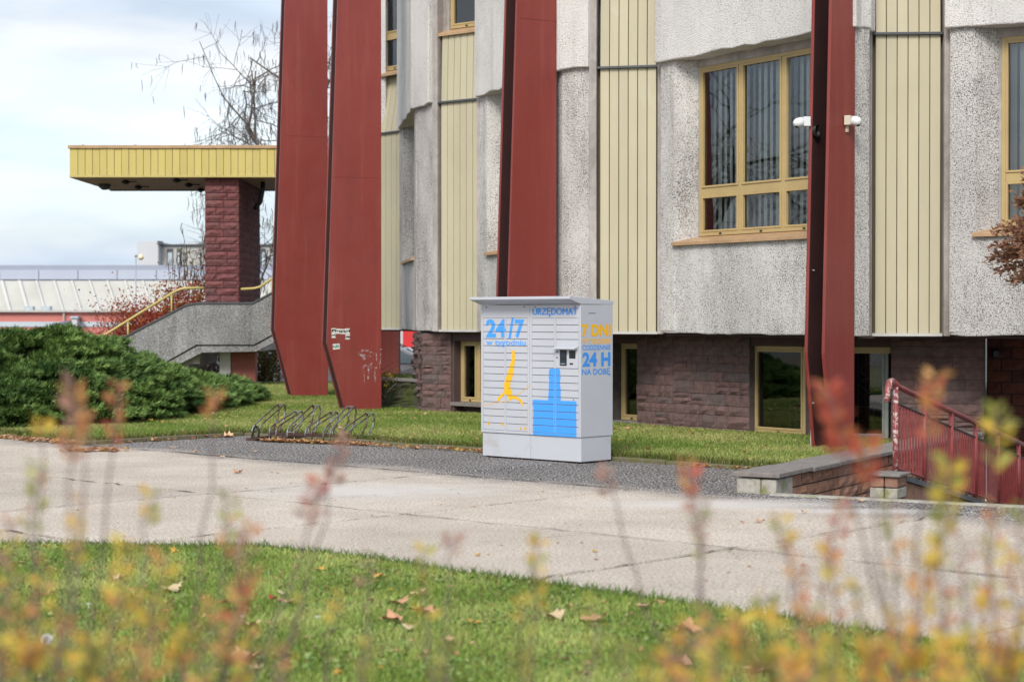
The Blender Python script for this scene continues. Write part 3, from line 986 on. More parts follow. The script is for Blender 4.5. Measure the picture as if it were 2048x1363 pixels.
for bi, (Sp, Ap, Ep) in enumerate(bays):
    F = Frame(Sp, Ap); G = Frame(Ap, Ep); L = F.L
    zs = 2.78                                             # under the sill
    wavy_wall(F, 0, L, Z0, zs, -0.35, 0, 'roughcast_spandrel', 'roughcast', bld, seed=bi * 7 + 1)
    p1, p2 = 0.35, L - 0.42                               # pilaster, splayed reveal
    for nm, poly in (('roughcast_pilaster', [F.p(0.004, -0.35), F.p(0.004, 0.006), F.p(p1, 0.006), F.p(p1 + 0.22, -0.27), F.p(p1 + 0.22, -0.35)]),
                     ('roughcast_pilaster', [F.p(L - 0.004, -0.35), F.p(L - 0.004, 0.006), F.p(p2, 0.006), F.p(p2 - 0.22, -0.27), F.p(p2 - 0.22, -0.35)])):
        MB().prism(poly, Z0 + 0.03, ZL + 0.05).build(nm, 'roughcast', bld, bevel=0.02)
    MB().prism(F.rect(p1 + 0.222, p1 + 0.26, -0.36, -0.255), zs, ZL + 0.03).build('smooth_reveal', 'smooth_concrete', bld)
    wavy_wall(F, -0.03, L + 0.02, ZL, ZU, -0.36, 0.09, 'roughcast_lintel', 'roughcast_fine', bld, 0.02, seed=bi * 7 + 2)
    # short return face to the next panel
    wavy_wall(G, 0.0, G.L, Z0, ZL + 0.04, -0.35, 0.0, 'roughcast_return', 'roughcast', bld, seed=bi * 7 + 3)
    wavy_wall(G, -0.02, G.L, ZL, ZU, -0.35, 0.085, 'roughcast_lintel', 'roughcast_fine', bld, 0.02, seed=bi * 7 + 4)
    w0, w1 = p1 + 0.262, p2 - 0.24
    step = (w1 - w0) / 3
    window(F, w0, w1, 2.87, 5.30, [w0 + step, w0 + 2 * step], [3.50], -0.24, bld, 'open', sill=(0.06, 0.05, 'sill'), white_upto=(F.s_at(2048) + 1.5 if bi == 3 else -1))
    MB().prism(F.rect(w0 - 0.05, w1 + 0.05, -0.35, -0.24), 5.302, ZL + 0.05).build('window_head', 'smooth_concrete', bld)

for pi, (a, b) in enumerate(panels):
    F = Frame(a, b); L = F.L
    # smooth concrete edges either side of the boards
    for s0, s1, o in ((-0.16, -0.045, -0.02), (L + 0.03, L + 0.12, 0.03)):
        MB().prism(F.rect(s0, s1, -0.55, o), Z0 - 0.01, ZU).build('concrete_edge', 'smooth_concrete', bld, bevel=0.01)
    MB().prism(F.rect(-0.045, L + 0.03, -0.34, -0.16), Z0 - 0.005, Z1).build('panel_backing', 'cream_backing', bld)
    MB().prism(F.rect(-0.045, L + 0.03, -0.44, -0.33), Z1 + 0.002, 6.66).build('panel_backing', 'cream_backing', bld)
    nb = 6 if pi else 5
    bw = L / nb
    cuts = [bw * k for k in range(nb)] + [L]
    for lo, hi, lean, mat in ((Z0 + 0.03, Z1 - 0.01, 0.0, 'cream'), (ZL + 0.01, 6.60, 0.03 if pi else 0.20, 'cream')):
        for k in range(len(cuts) - 1):
            s0, s1 = cuts[k] + 0.003, min(cuts[k + 1], L) - 0.003
            if s1 - s0 < 0.02:
                continue
            vs = []
            for z, off in ((lo, -0.07), (hi, -0.07 - lean)):
                vs += [F.p3(s0, off - 0.02, z), F.p3(s1, off - 0.02, z), F.p3(s1 - 0.004, off, z), F.p3(s0 + 0.004, off, z)]
            MB().add(vs, [(0, 3, 2, 1), (4, 5, 6, 7), (3, 7, 6, 2), (0, 1, 5, 4), (1, 2, 6, 5), (0, 4, 7, 3)]).build('board', mat, bld)
    MB().prism(F.rect(-0.04, L + 0.025, -0.16, -0.02), Z1 - 0.008, ZL + 0.006).build('metal_ledge', 'dark_metal', bld, bevel=0.003)
    MB().prism(F.rect(-0.04, L + 0.025, -0.16, -0.045), Z0 - 0.012, Z0 + 0.028).build('panel_base_trim', 'light_trim', bld, bevel=0.003)
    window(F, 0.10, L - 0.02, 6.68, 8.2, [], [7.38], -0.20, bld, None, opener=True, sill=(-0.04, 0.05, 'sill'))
    MB().prism(F.rect(-0.05, 0.10, -0.34, -0.18), 6.6, ZU).build('window_jamb', 'smooth_concrete', bld)

# soffit of the overhanging storey, its hidden back and roof
front = [PLl]
for (a, b), bay in zip(panels, bays):
    front += [b, bay[0], bay[1], bay[2]]
    k = panels.index((a, b)) + 1
    if k < len(panels):
        front += [panels[k][0]]
def inset(poly, d):
    return [(x + 0.62 * d, y + 0.75 * d) for x, y in poly]
back = [(13, 27), (13, 44), (0.6, 46)]
sof = inset(front, 0.22) + back
def cap(poly, z0, z1, name, mat):
    bm = bmesh.new()
    lo_ = [bm.verts.new((x, y, z0)) for x, y in poly]; hi_ = [bm.verts.new((x, y, z1)) for x, y in poly]
    f1 = bm.faces.new(lo_); f2 = bm.faces.new(hi_)
    for k in range(len(poly)):
        bm.faces.new((lo_[k], lo_[(k + 1) % len(poly)], hi_[(k + 1) % len(poly)], hi_[k]))
    bmesh.ops.recalc_face_normals(bm, faces=bm.faces[:])
    bmesh.ops.triangulate(bm, faces=[f1, f2])
    me = bpy.data.meshes.new(name); bm.to_mesh(me); bm.free()
    return link_mesh(me, name, mat, bld)
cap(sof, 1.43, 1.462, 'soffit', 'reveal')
cap(sof, ZU + 0.002, ZU + 0.3, 'roof', 'smooth_concrete')
for a, b in ((front[-1], back[0]), (back[0], back[1]), (back[1], back[2]), (back[2], PLl)):
    F = Frame(a, b)
    MB().prism(F.rect(0, F.L, -0.3, 0.0) if F.L > 0 else [], Z0, ZU).build('rear_wall', 'roughcast_fine', bld)

# ---- base storey: red sandstone, gold windows with grilles
W = [at(846, 32.7), at(903, 32.2), at(1000, 31.3), at(1225, 29.0), at(1275, 28.6), at(1347, 27.85), at(1500, 26.6), at(1618, 25.7), at(1690, 25.35), at(1782, 25.2), at(1969, 24.95)]

def ashlar(F, s0, s1, z0, z1, parent, mat, hs=(0.10, 0.19), ls=(0.20, 0.46), o=0.0, depth=0.035, seed=1, rough=0.014):
    r = random.Random(seed)
    z = z0
    while z < z1 - 0.02:
        h = r.uniform(*hs)
        if z1 - (z + h) < hs[0] * 0.7:
            h = z1 - z
        s = s0
        while s < s1 - 0.02:
            l = r.uniform(*ls)
            if s1 - (s + l) < ls[0] * 0.6:
                l = s1 - s
            if h > 0.15 and r.random() < 0.3:       # two thin stones in place of a tall one
                k = r.uniform(0.35, 0.65)
                rock(F, s + 0.004, s + l - 0.004, z + 0.004, z + h * k - 0.004, o, depth * r.uniform(0.5, 1.1), 'stone', mat, parent, rough, rnd=r)
                rock(F, s + 0.004, s + l - 0.004, z + h * k + 0.004, z + h - 0.004, o, depth * r.uniform(0.5, 1.1), 'stone', mat, parent, rough, rnd=r)
            else:
                rock(F, s + 0.004, s + l - 0.004, z + 0.004, z + h - 0.004, o, depth * r.uniform(0.5, 1.2), 'stone', mat, parent, rough, rnd=r)
            s += l
        z += h

def base_wall(a, b, z0, seed, stones=True, **kw):
    F = Frame(a, b)
    w = MB().prism(F.rect(0, F.L, -0.4, 0.0), z0, 1.43).build('base_wall', 'mortar', bld)
    if stones:
        ashlar(F, 0.0, F.L, max(z0, -0.02) if z0 > -0.5 else z0 + 0.6, 1.42, w, 'sandstone', seed=seed, **kw)
    return F, w
base_wall(W[0], W[1], -0.1, 11, ls=(0.22, 0.5))
base_wall(W[2], W[3], -0.1, 12, stones=False)
base_wall(W[4], W[5], -0.1, 13)
base_wall(W[5], W[6], -0.1, 14)
base_wall(W[9], W[10], -1.6, 15, hs=(0.14, 0.19), ls=(0.3, 0.6))
ret = Frame((W[0][0] - 0.22, W[0][1] + 1.1), W[0])
w = MB().prism(ret.rect(0, ret.L, -0.3, 0.0), -0.1, 1.43).build('base_wall', 'mortar_dark', bld)
ashlar(ret, 0.0, ret.L, 0.0, 1.42, w, 'sandstone', seed=16, rough=0.04)

def recess(a, b, wz0, cols, frame_o=-0.16, s0=0.04, s1=None, sill_z=None, glass='glass_dark', blind=None, fmat='gold', right_jamb=True):
    F = Frame(a, b); L = F.L
    s1 = L - 0.04 if s1 is None else s1
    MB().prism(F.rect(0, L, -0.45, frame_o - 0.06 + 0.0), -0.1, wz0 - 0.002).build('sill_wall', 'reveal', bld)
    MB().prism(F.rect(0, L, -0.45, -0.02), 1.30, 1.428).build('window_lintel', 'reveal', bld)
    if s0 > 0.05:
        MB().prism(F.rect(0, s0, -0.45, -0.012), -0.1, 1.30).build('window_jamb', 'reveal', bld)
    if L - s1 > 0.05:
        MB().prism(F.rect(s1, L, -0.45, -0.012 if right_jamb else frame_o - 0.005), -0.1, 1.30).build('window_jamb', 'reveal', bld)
    MB().prism(F.rect(-0.03, L + 0.03, frame_o - 0.05, 0.02), wz0 - 0.07, wz0 - 0.004).build('stone_sill', 'coping', bld, bevel=0.008)
    win = window(F, s0, s1, wz0, 1.298, cols, [], frame_o, bld, blind, glass=glass, sill=None, mat=fmat)
    return F, win
# window by the left corner, one casement tilted open
F, win = recess(W[1], W[2], 0.24, [0.50], s0=0.06)
tl = MB()
for k in range(1):
    s0, s1, z0, z1 = 0.58, F.L - 0.12, 0.30, 1.22
    for (a0, a1, c0, c1) in ((s0, s0 + 0.04, z0, z1), (s1 - 0.04, s1, z0, z1), (s0, s1, z0, z0 + 0.04), (s0, s1, z1 - 0.04, z1)):
        vs = []
        for z in (c0, c1):
            lean = (z - z0) / (z1 - z0) * 0.22
            vs += [F.p3(a0, -0.24 - lean, z), F.p3(a1, -0.24 - lean, z), F.p3(a1, -0.20 - lean, z), F.p3(a0, -0.20 - lean, z)]
        tl.add(vs, [(0, 3, 2, 1), (4, 5, 6, 7), (3, 7, 6, 2), (0, 1, 5, 4), (1, 2, 6, 5), (0, 4, 7, 3)])
tl.build('tilted_casement', 'gold', win)
def iron_grille(F, s0, s1, z0, z1, o, parent, mat, bars, rings=True):
    g = MB()
    for k in range(bars + 1):
        s = s0 + (s1 - s0) * k / bars
        g.tube([F.p3(s, o, z0), F.p3(s, o, z1)], 0.008, 4)
    nz = 6
    for k in range(nz + 1):
        z = z0 + (z1 - z0) * k / nz
        g.tube([F.p3(s0, o - 0.01, z), F.p3(s1, o - 0.01, z)], 0.007, 4)
    if rings:
        c = (s0 + s1) / 2
        for zc in (z0 + (z1 - z0) * 0.60, z0 + (z1 - z0) * 0.77):
            for sgn in (-1, 1):
                g.tube([F.p3(c + sgn * (0.02 + 0.09 * math.sin(math.pi * t / 10)), o + 0.012, zc - 0.11 + 0.022 * t) for t in range(11)], 0.009, 4)
    g.build('iron_grille', mat, parent)
F, win = recess(W[3], W[4], 0.10, [], s0=0.03)
iron_grille(F, 0.06, F.L - 0.06, 0.16, 1.24, -0.30, win, 'grille_dark', 4)
WC = Frame(W[6], W[7])
F, win = recess(W[6], W[7], 0.05, [], s0=WC.s_at(1511, -0.16), s1=WC.s_at(1611, -0.10), frame_o=-0.10, right_jamb=False)
iron_grille(F, 0.5, 0.85, 0.1, 0.55, -0.30, win, 'white', 3, False)
F, win = recess((W[8][0], W[8][1]), W[9], 0.02, [], s0=0.02, s1=None, fmat='grille')
MB().prism(F.rect(0.0, F.L - 0.01, -0.155, -0.13), 1.21, 1.296).build('head_strip', 'gold', win)
iron_grille(F, 0.06, F.L - 0.04, 0.08, 1.24, -0.27, win, 'grille', 5)
# wall piece behind the big fin
base_wall(W[7], W[8], -0.1, 18, stones=False)
# deep brick recess by the basement door, far right
RW = Frame(at(1975, 26.4), (8.6, 26.0))
w = MB().prism(RW.rect(0, RW.L, -0.2, 0.0), -1.9, 1.43).build('recess_wall', 'mortar_dark', bld)
r_ = random.Random(5)
z = -1.2; row = 0
while z < 1.38:
    s = -0.14 * (row % 2)
    while s < RW.L - 0.05:
        a, b = max(s, 0.0), min(s + 0.33, RW.L)
        if b - a > 0.06:
            rock(RW, a + 0.007, b - 0.007, z + 0.007, z + 0.158, 0.0, 0.02, 'brick', 'brick_red', w, 0.006, rnd=r_)
        s += 0.34
    z += 0.165; row += 1
RW2 = Frame(W[10], at(1972, 26.4))
F2 = Frame(at(1969, 24.95), at(1974, 26.5))
MB().prism([W[10], at(1971, 26.5), (at(1971, 26.5)[0] - 0.4, 26.5), (W[10][0] - 0.4, W[10][1] + 0.2)], -1.6, 1.43).build('recess_corner', 'brick_red', bld)
MB().prism(Frame(W[9], W[10]).rect(Frame(W[9], W[10]).L - 0.006, Frame(W[9], W[10]).L + 0.004, 0.0, 0.045), 0.5, 1.42).build('corner_bead', 'mortar', bld)
bx = F2.p3(0.9, 0.0, 1.2)
lamp = RW.p3(0.35, 0.0, 1.13)
MB().prism(RW.rect(0.06, 0.16, 0.03, 0.10), 1.13, 1.25).build('bulkhead_lamp', 'black', bld, bevel=0.02)

# ================================================================ red steel fins
def plate(F, pts, o0, o1, m):
    n = len(pts)
    vs = [F.p3(s, o0, z) for s, z in pts] + [F.p3(s, o1, z) for s, z in pts]
    m.add(vs, [tuple(range(n)), tuple(range(n, 2 * n))[::-1]] + [(i, n + i, n + (i + 1) % n, (i + 1) % n) for i in range(n)])
    return m
def fin(B, rad, Lk, Lb, t, label, zk=1.30, ztop=13.0, slope=0.034, zb=-0.1):
    rad = Vector(rad).normalized()
    root = thing('red_fin', label, 'steel fin', (B[0], B[1], 0), 'red steel fins around the round building')
    F = Frame((B[0] + rad.x, B[1] + rad.y), B)              # s = 1 at the wall side, decreasing outwards
    def prof(cut=0.0):
        return [(1.0, zb), (1.0 - Lb + cut, zb), (1.0 - Lb + cut, 0.0), (1.0 - Lk + cut, zk), (1.0 - Lk + slope * (ztop - zk) + cut, ztop), (1.0, ztop)]
    plate(F, prof(), -0.045, 0.0, MB()).build('side_plate', 'fin', root, bevel=0.006)
    plate(F, prof(), -t, -t + 0.045, MB()).build('side_plate', 'fin', root, bevel=0.006)
    plate(F, [(0.999, zb), (0.90, zb), (0.90, ztop), (0.999, ztop)], -t + 0.050, -0.050, MB()).build('web_plate', 'fin_inner', root)
    ins = [(s + 0.012, z) for s, z in prof()[1:5]]
    lin = [(0.995, zb)] + ins + [(0.995, ztop)]
    plate(F, lin, -t + 0.0455, -t + 0.049, MB()).build('plate_lining', 'fin_inner', root)
    plate(F, lin, -0.049, -0.0455, MB()).build('plate_lining', 'fin_inner', root)
    plate(F, [(1 - Lk * 0.5, ztop - 0.1), (0.9, ztop - 0.1), (0.9, ztop - 0.02), (1 - Lk * 0.5, ztop - 0.02)], -t + 0.050, -0.050, MB()).build('cap_plate', 'fin_inner', root)
    return root, F
fin4, FF4 = fin(at(1709, 23.72), (-0.675, -0.738), 0.70, 0.52, 0.30, 'tall red steel fin carrying the two white cameras', 1.25)
fin3, FF3 = fin(at(1113, 27.9), (-0.846, -0.534), 0.88, 0.62, 0.36, 'tall red steel fin rising behind the white locker', 1.25)
fin2, FF2 = fin(at(763, 33.2), (-0.955, -0.297), 1.0, 0.66, 0.44, 'red steel fin with stickers and white scrawl, behind the bicycle rack', 1.25)
fin1, FF1 = fin(at(656, 39.0), (-0.955, -0.297), 1.14, 0.76, 0.46, 'leftmost tall red steel fin, beside the concrete stairs', 1.45)
fin(at(797, 50.0), (-0.98, 0.10), 1.3, 1.2, 0.34, 'far red steel fin seen under the building, left of the parked car', 1.3, 9.0, zb=-0.7)

# weld seams on the big plates
for Fz, z, L in ((FF3, zat(45, 27.9), 0.66), (FF2, 4.2, 0.9), (FF1, 5.5, 0.9)):
    MB().prism(Fz.rect(1 - L, 1.0, 0.0005, 0.004), z, z + 0.012).build('weld_seam', 'fin', {id(FF3): fin3, id(FF2): fin2, id(FF1): fin1}[id(Fz)])

# ================================================================ parcel locker
LF = Frame((0.805 - 0.734 * 1.585, 21.54 + 0.679 * 1.585), (0.805, 21.54))       # front, left to right
LSd = Frame((0.805, 21.54), (0.805 + 0.679 * 0.547, 21.54 + 0.734 * 0.547))      # right flank
lk = thing('parcel_locker', 'white document locker with blue and amber print standing at the kerb', 'parcel locker', (*LF.p(0.79, -0.27), 0))
WF, DF = LF.L, LSd.L
for s in (0.07, WF * 0.47, WF * 0.53, WF - 0.07):
    for o in (-0.06, -DF + 0.06):
        MB().prism(LF.rect(s - 0.025, s + 0.025, o - 0.025, o + 0.025), 0.0, 0.022).build('foot', 'black', lk)
half = WF / 2
for a, b in ((0.0, half - 0.002), (half + 0.002, WF)):
    MB().prism(LF.rect(a, b, -DF, 0.0), 0.018, 0.302).build('plinth', 'plinth', lk, bevel=0.004)
bx0, bx1, bz0, bz1 = -0.013, WF + 0.008, 0.306, 1.852
MB().prism(LF.rect(bx0 + 0.02, bx1 - 0.02, -DF - 0.012, 0.002), bz0, bz1).build('cabinet_core', 'locker_gap', lk)
# sheet steel carcass: sides, rails and stiles around the doors
MB().prism(LF.rect(bx1 - 0.0195, bx1, -DF - 0.02, 0.016), bz0, bz1).build('side_panel', 'locker', lk, bevel=0.003)
MB().prism(LF.rect(bx0, bx0 + 0.0195, -DF - 0.02, 0.016), bz0, bz1).build('side_panel', 'locker', lk, bevel=0.003)
mod = (bx1 - bx0) / 2
NR, zt, zb_ = 16, 1.700, 0.338
rh = (zt - zb_) / NR
for m_ in (0, 1):
    x0 = bx0 + m_ * mod
    xs = [x0 + 0.021, x0 + 0.036, x0 + 0.036 + 0.352, x0 + mod - 0.036 - 0.352, x0 + mod - 0.036, x0 + mod - 0.002]
    fr = MB()
    fr.prism(LF.rect(xs[0] if m_ == 0 else x0 + 0.002, xs[1], 0.003, 0.016), bz0, bz1)
    fr.prism(LF.rect(xs[2], xs[3], 0.003, 0.016), bz0, zt)
    fr.prism(LF.rect(xs[4], xs[5] if m_ == 0 else x0 + mod - 0.0205, 0.003, 0.016), bz0, bz1)
    fr.prism(LF.rect(xs[1], xs[4], 0.003, 0.0155), zt, bz1)
    fr.prism(LF.rect(xs[1], xs[2], 0.003, 0.0155), bz0, zb_).prism(LF.rect(xs[3], xs[4], 0.003, 0.0155), bz0, zb_)
    fr.build('door_surround', 'locker', lk, bevel=0.0015, segs=1)
    for c_, (a, b) in enumerate(((xs[1], xs[2]), (xs[3], xs[4]))):
        for k in range(NR):
            if m_ == 1 and c_ == 1 and 4 <= k <= 6:
                continue
            top = zt - k * rh
            d = MB().prism(LF.rect(a + 0.003, b - 0.003, 0.003, 0.015), top - rh + 0.0032, top - 0.0032).build('locker_door', 'locker', lk, bevel=0.0018, segs=1)
    for x in (x0 + 0.09, x0 + mod - 0.085):
        MB().tube([LF.p3(x, 0.0156, 1.828), LF.p3(x, 0.021, 1.828)], 0.008, 8).build('bolt_head', 'dark_metal', lk)
# screen panel in the last column
xa, xb = bx0 + 2 * mod - 0.036 - 0.352, bx0 + 2 * mod - 0.036
zp1, zp0 = zt - 4 * rh, zt - 7 * rh
scr = MB().prism(LF.rect(xa + 0.003, xb - 0.003, 0.003, 0.018), zp0 + 0.003, zp1 - 0.003).build('control_panel', 'locker', lk, bevel=0.002)
MB().prism(LF.rect(xa + 0.006, xb - 0.004, 0.018, 0.085), [zp1 - 0.022, zp1 - 0.022, zp1 - 0.028, zp1 - 0.028], [zp1 + 0.006, zp1 + 0.006, zp1 - 0.014, zp1 - 0.014]).build('rain_hood', 'locker', scr, bevel=0.002)
s0 = LF.s_at(1120.2, 0.018); s1 = LF.s_at(1133.5, 0.018)
tm = MB().prism(LF.rect(s0, s1, 0.018, 0.026), LF.z_at(1127, 730.5), LF.z_at(1127, 699.5)).build('touch_screen', 'black', scr, bevel=0.003)
MB().prism(LF.rect(s0 + 0.012, s1 - 0.012, 0.026, 0.0275), LF.z_at(1127, 727), LF.z_at(1127, 702)).build('display', 'screen', scr)
zc = LF.z_at(1127, 716)
MB().prism(LF.rect(s0 + 0.03, s1 - 0.03, 0.0275, 0.029), zc - 0.018, zc + 0.012).build('display_bar', 'black', scr)
MB().prism(LF.rect(s0 + 0.014, s1 - 0.014, 0.0275, 0.0285), LF.z_at(1127, 728), LF.z_at(1127, 726)).build('display_bar', 'screen_bar', scr)
s2_, s3_ = LF.s_at(1138.5, 0.018), LF.s_at(1151, 0.018)
MB().prism(LF.rect(s2_, s3_, 0.018, 0.022), LF.z_at(1145, 716.5), LF.z_at(1145, 700.5)).build('scanner_window', 'black', scr, bevel=0.002)
MB().prism(LF.rect(LF.s_at(1142), LF.s_at(1148), 0.018, 0.024), LF.z_at(1145, 728.5), LF.z_at(1145, 725.5)).build('card_slot', 'black', scr)
for py in (703, 714.5):
    MB().tube([LF.p3(LF.s_at(1116.5), 0.018, LF.z_at(1116, py)), LF.p3(LF.s_at(1116.5), 0.024, LF.z_at(1116, py))], 0.009, 8).build('button', 'black', scr)
MB().tube([LF.p3(LF.s_at(1149), 0.015, LF.z_at(1149, 799)), LF.p3(LF.s_at(1149), 0.02, LF.z_at(1149, 799))], 0.007, 8).build('key_lock', 'dark_metal', lk)
MB().prism(LSd.rect(0.12, 0.25, 0.008, 0.0115), 1.752, 1.757).build('side_seam', 'locker_gap', lk)
# canopy: wedge overhanging the front, falling to the rear
for a, b in ((bx0 - 0.004, WF / 2 - 0.001), (WF / 2 + 0.001, bx1 + 0.004)):
    vs = []
    for s in (a, b):
        vs += [LF.p3(s, -DF - 0.03, 1.856), LF.p3(s, 0.012, 1.856), LF.p3(s, 0.215, 1.916), LF.p3(s, 0.215, 1.949), LF.p3(s, -DF - 0.03, 1.902)]
    MB().add(vs, [(0, 1, 2, 3, 4)[::-1], (5, 6, 7, 8, 9)] + [(i, (i + 1) % 5, 5 + (i + 1) % 5, 5 + i) for i in range(5)]).build('roof_canopy', 'locker', lk, bevel=0.004)
# print is applied door by door, so the gaps between doors stay open
CELLS = []
for m_ in (0, 1):
    x0 = bx0 + m_ * mod
    xs = [x0 + 0.002, x0 + 0.036, x0 + 0.036 + 0.352, x0 + mod - 0.036 - 0.352, x0 + mod - 0.036, x0 + mod - 0.002]
    for a, b in ((xs[0], xs[1] - 0.001), (xs[2] + 0.001, xs[3] - 0.001), (xs[4] + 0.001, xs[5])):
        CELLS.append((a, b, bz0, zt))
    CELLS.append((xs[0], xs[5], zt + 0.001, bz1))
    for a, b in ((xs[1], xs[2]), (xs[3], xs[4])):
        CELLS.append((a, b, bz0, zb_ - 0.001))
        for k in range(NR):
            CELLS.append((a + 0.004, b - 0.004, zt - (k + 1) * rh + 0.004, zt - k * rh - 0.004))
def print_mesh(F, polys, o, name, mat, parent):
    m = MB()
    for poly in polys:
        lo_s, hi_s = min(p[0] for p in poly), max(p[0] for p in poly)
        lo_z, hi_z = min(p[1] for p in poly), max(p[1] for p in poly)
        for a, b, c, d in CELLS:
            if hi_s < a or lo_s > b or hi_z < c or lo_z > d:
                continue
            q = clip(clip(clip(clip(poly, -1, 0, -a), 1, 0, b), 0, -1, -c), 0, 1, d)
            if len(q) > 2:
                m.add([F.p3(s, o, z) for s, z in q], [tuple(range(len(q)))])
    return m.build(name, mat, parent)
def flat_print(F, pts, o, name, mat, parent):
    bm = bmesh.new()
    f = bm.faces.new([bm.verts.new((s, z, 0)) for s, z in pts])
    f.normal_update()
    bmesh.ops.triangulate(bm, faces=bm.faces[:], ngon_method='EAR_CLIP')
    polys = [[(v.co.x, v.co.y) for v in f.verts] for f in bm.faces]
    bm.free()
    return print_mesh(F, polys, o, name, mat, parent)
# print: words
O = 0.0172
def fz(px, py): return LF.z_at(px, py, O)
def fs(px): return LF.s_at(px, O)
lettering(LF, '24', fs(972), fs(1012), fz(990, 674.5), fz(990, 638.5), O, 'blue', lk, 0.04, doors=True)
flat_print(LF, [(fs(1016.5), fz(1016, 676)), (fs(1021.5), fz(1021, 676)), (fs(1028), fz(1028, 634.5)), (fs(1023.3), fz(1023, 634.5))], O, 'lettering', 'blue', lk)
lettering(LF, '7', fs(1029.5), fs(1048.5), fz(1039, 674.5), fz(1039, 638.5), O, 'blue', lk, 0.04, doors=True)
lettering(LF, 'w tygodniu', fs(972), fs(1051), fz(1010, 690), fz(1010, 678.5), O, 'blue', lk, 0.012, doors=True)
for k, ds in enumerate((0.0, -0.0045, 0.0045, 0.0)):           # struck four times for a bold face
    dz_ = 0.003 if k == 3 else 0.0
    lettering(LF, 'URZĘDOMAT', fs(1065.5) + ds, fs(1154.5) + ds, fz(1110, 629.2) + dz_, fz(1110, 616.2) + dz_, O + 0.0003 * k, 'blue_text', lk, 0.0)
def sz(px, py): return LSd.z_at(px, py, 0.0095)
def ss(px): return LSd.s_at(px, 0.0095)
for tx, a, b, y0, y1, mt, bo in (('7 DNI', 1163.5, 1221.5, 672, 648.3, 'amber', 0.045), ('W TYGODNIU', 1164.5, 1221.5, 687.2, 677.0, 'amber', 0.03),
                                 ('CODZIENNIE', 1164.8, 1221.3, 699.5, 689.6, 'blue_text', 0.018), ('24 H', 1164.8, 1221, 732.5, 704, 'blue_text', 0.045), ('NA DOBĘ', 1164, 1220.7, 748.7, 737.0, 'blue_text', 0.022)):
    lettering(LSd, tx, ss(a), ss(b), sz(1193, y0), sz(1193, y1), 0.0095, mt, lk, bo)
# print: acrobat on a rope, blue tower
OX, OY, SCX, SCY = 960, 690, 833 / 110, 1363 / 180
def A(pts): return [(fs(OX + x / SCX), fz(OX + x / SCX, OY + y / SCY)) for x, y in pts]
flat_print(LF, A([(462, 92), (500, 80), (530, 76), (524, 100), (528, 150), (530, 225), (520, 300), (505, 370), (500, 460), (470, 530), (455, 600), (462, 660), (486, 700), (486, 752), (540, 768), (590, 800), (640, 862), (655, 900), (636, 918), (628, 880), (590, 840), (540, 812), (490, 800), (478, 826), (455, 836), (432, 820), (420, 780), (405, 760), (370, 745), (330, 770), (300, 800), (276, 838), (258, 832), (275, 790), (310, 755), (355, 720), (362, 660), (366, 580), (385, 500), (405, 460), (430, 380), (455, 290), (480, 210), (492, 150), (488, 118), (465, 104)]), O, 'acrobat_print', 'amber', lk)
rp = MB()
for q, w_ in (([(264, 836), (300, 790), (345, 745)], 0.034), ([(480, 785), (560, 800), (610, 835), (642, 890)], 0.034), ([(500, 110), (506, 240)], 0.045), ([(395, 560), (400, 740)], 0.07)):
    ribbon(LF, A(q), w_, O + 0.0003, rp)
ribbon(LF, A([(30, 912), (260, 866), (440, 845)]), 0.006, O, rp)
ribbon(LF, A([(545, 760), (640, 700), (752, 610)]), 0.006, O, rp)
for q in ([(250, 880), (190, 1000), (130, 1180)], [(295, 900), (310, 1000), (335, 1190)], [(630, 930), (628, 1100), (613, 1260)], [(645, 930), (662, 1080), (686, 1260)]):
    ribbon(LF, A(q), 0.0022, O, rp)
rp.build('rope_print', 'amber', lk)
for x, y, r in ((126, 1188, 22), (336, 1193, 22), (612, 1268, 14), (686, 1264, 19)):
    flat_print(LF, A([(x + r * math.cos(t * math.pi / 6), y + r * 1.05 * math.sin(t * math.pi / 6)) for t in range(12)][::-1]), O, 'ball_print', 'amber', lk)
OX, OY, SCX, SCY = 1055, 690, 861 / 120, 1363 / 190
flat_print(LF, A([(305, 375), (318, 345), (345, 332), (440, 332), (462, 348), (472, 380), (466, 430), (476, 462), (466, 500), (468, 580), (478, 640), (474, 700), (476, 795), (700, 803), (706, 850), (700, 900), (703, 1322), (78, 1288), (84, 900), (72, 850), (78, 778), (285, 790), (298, 775), (300, 700), (306, 640), (306, 580), (312, 500), (304, 470), (310, 430)]), O, 'tower_print', 'blue', lk)

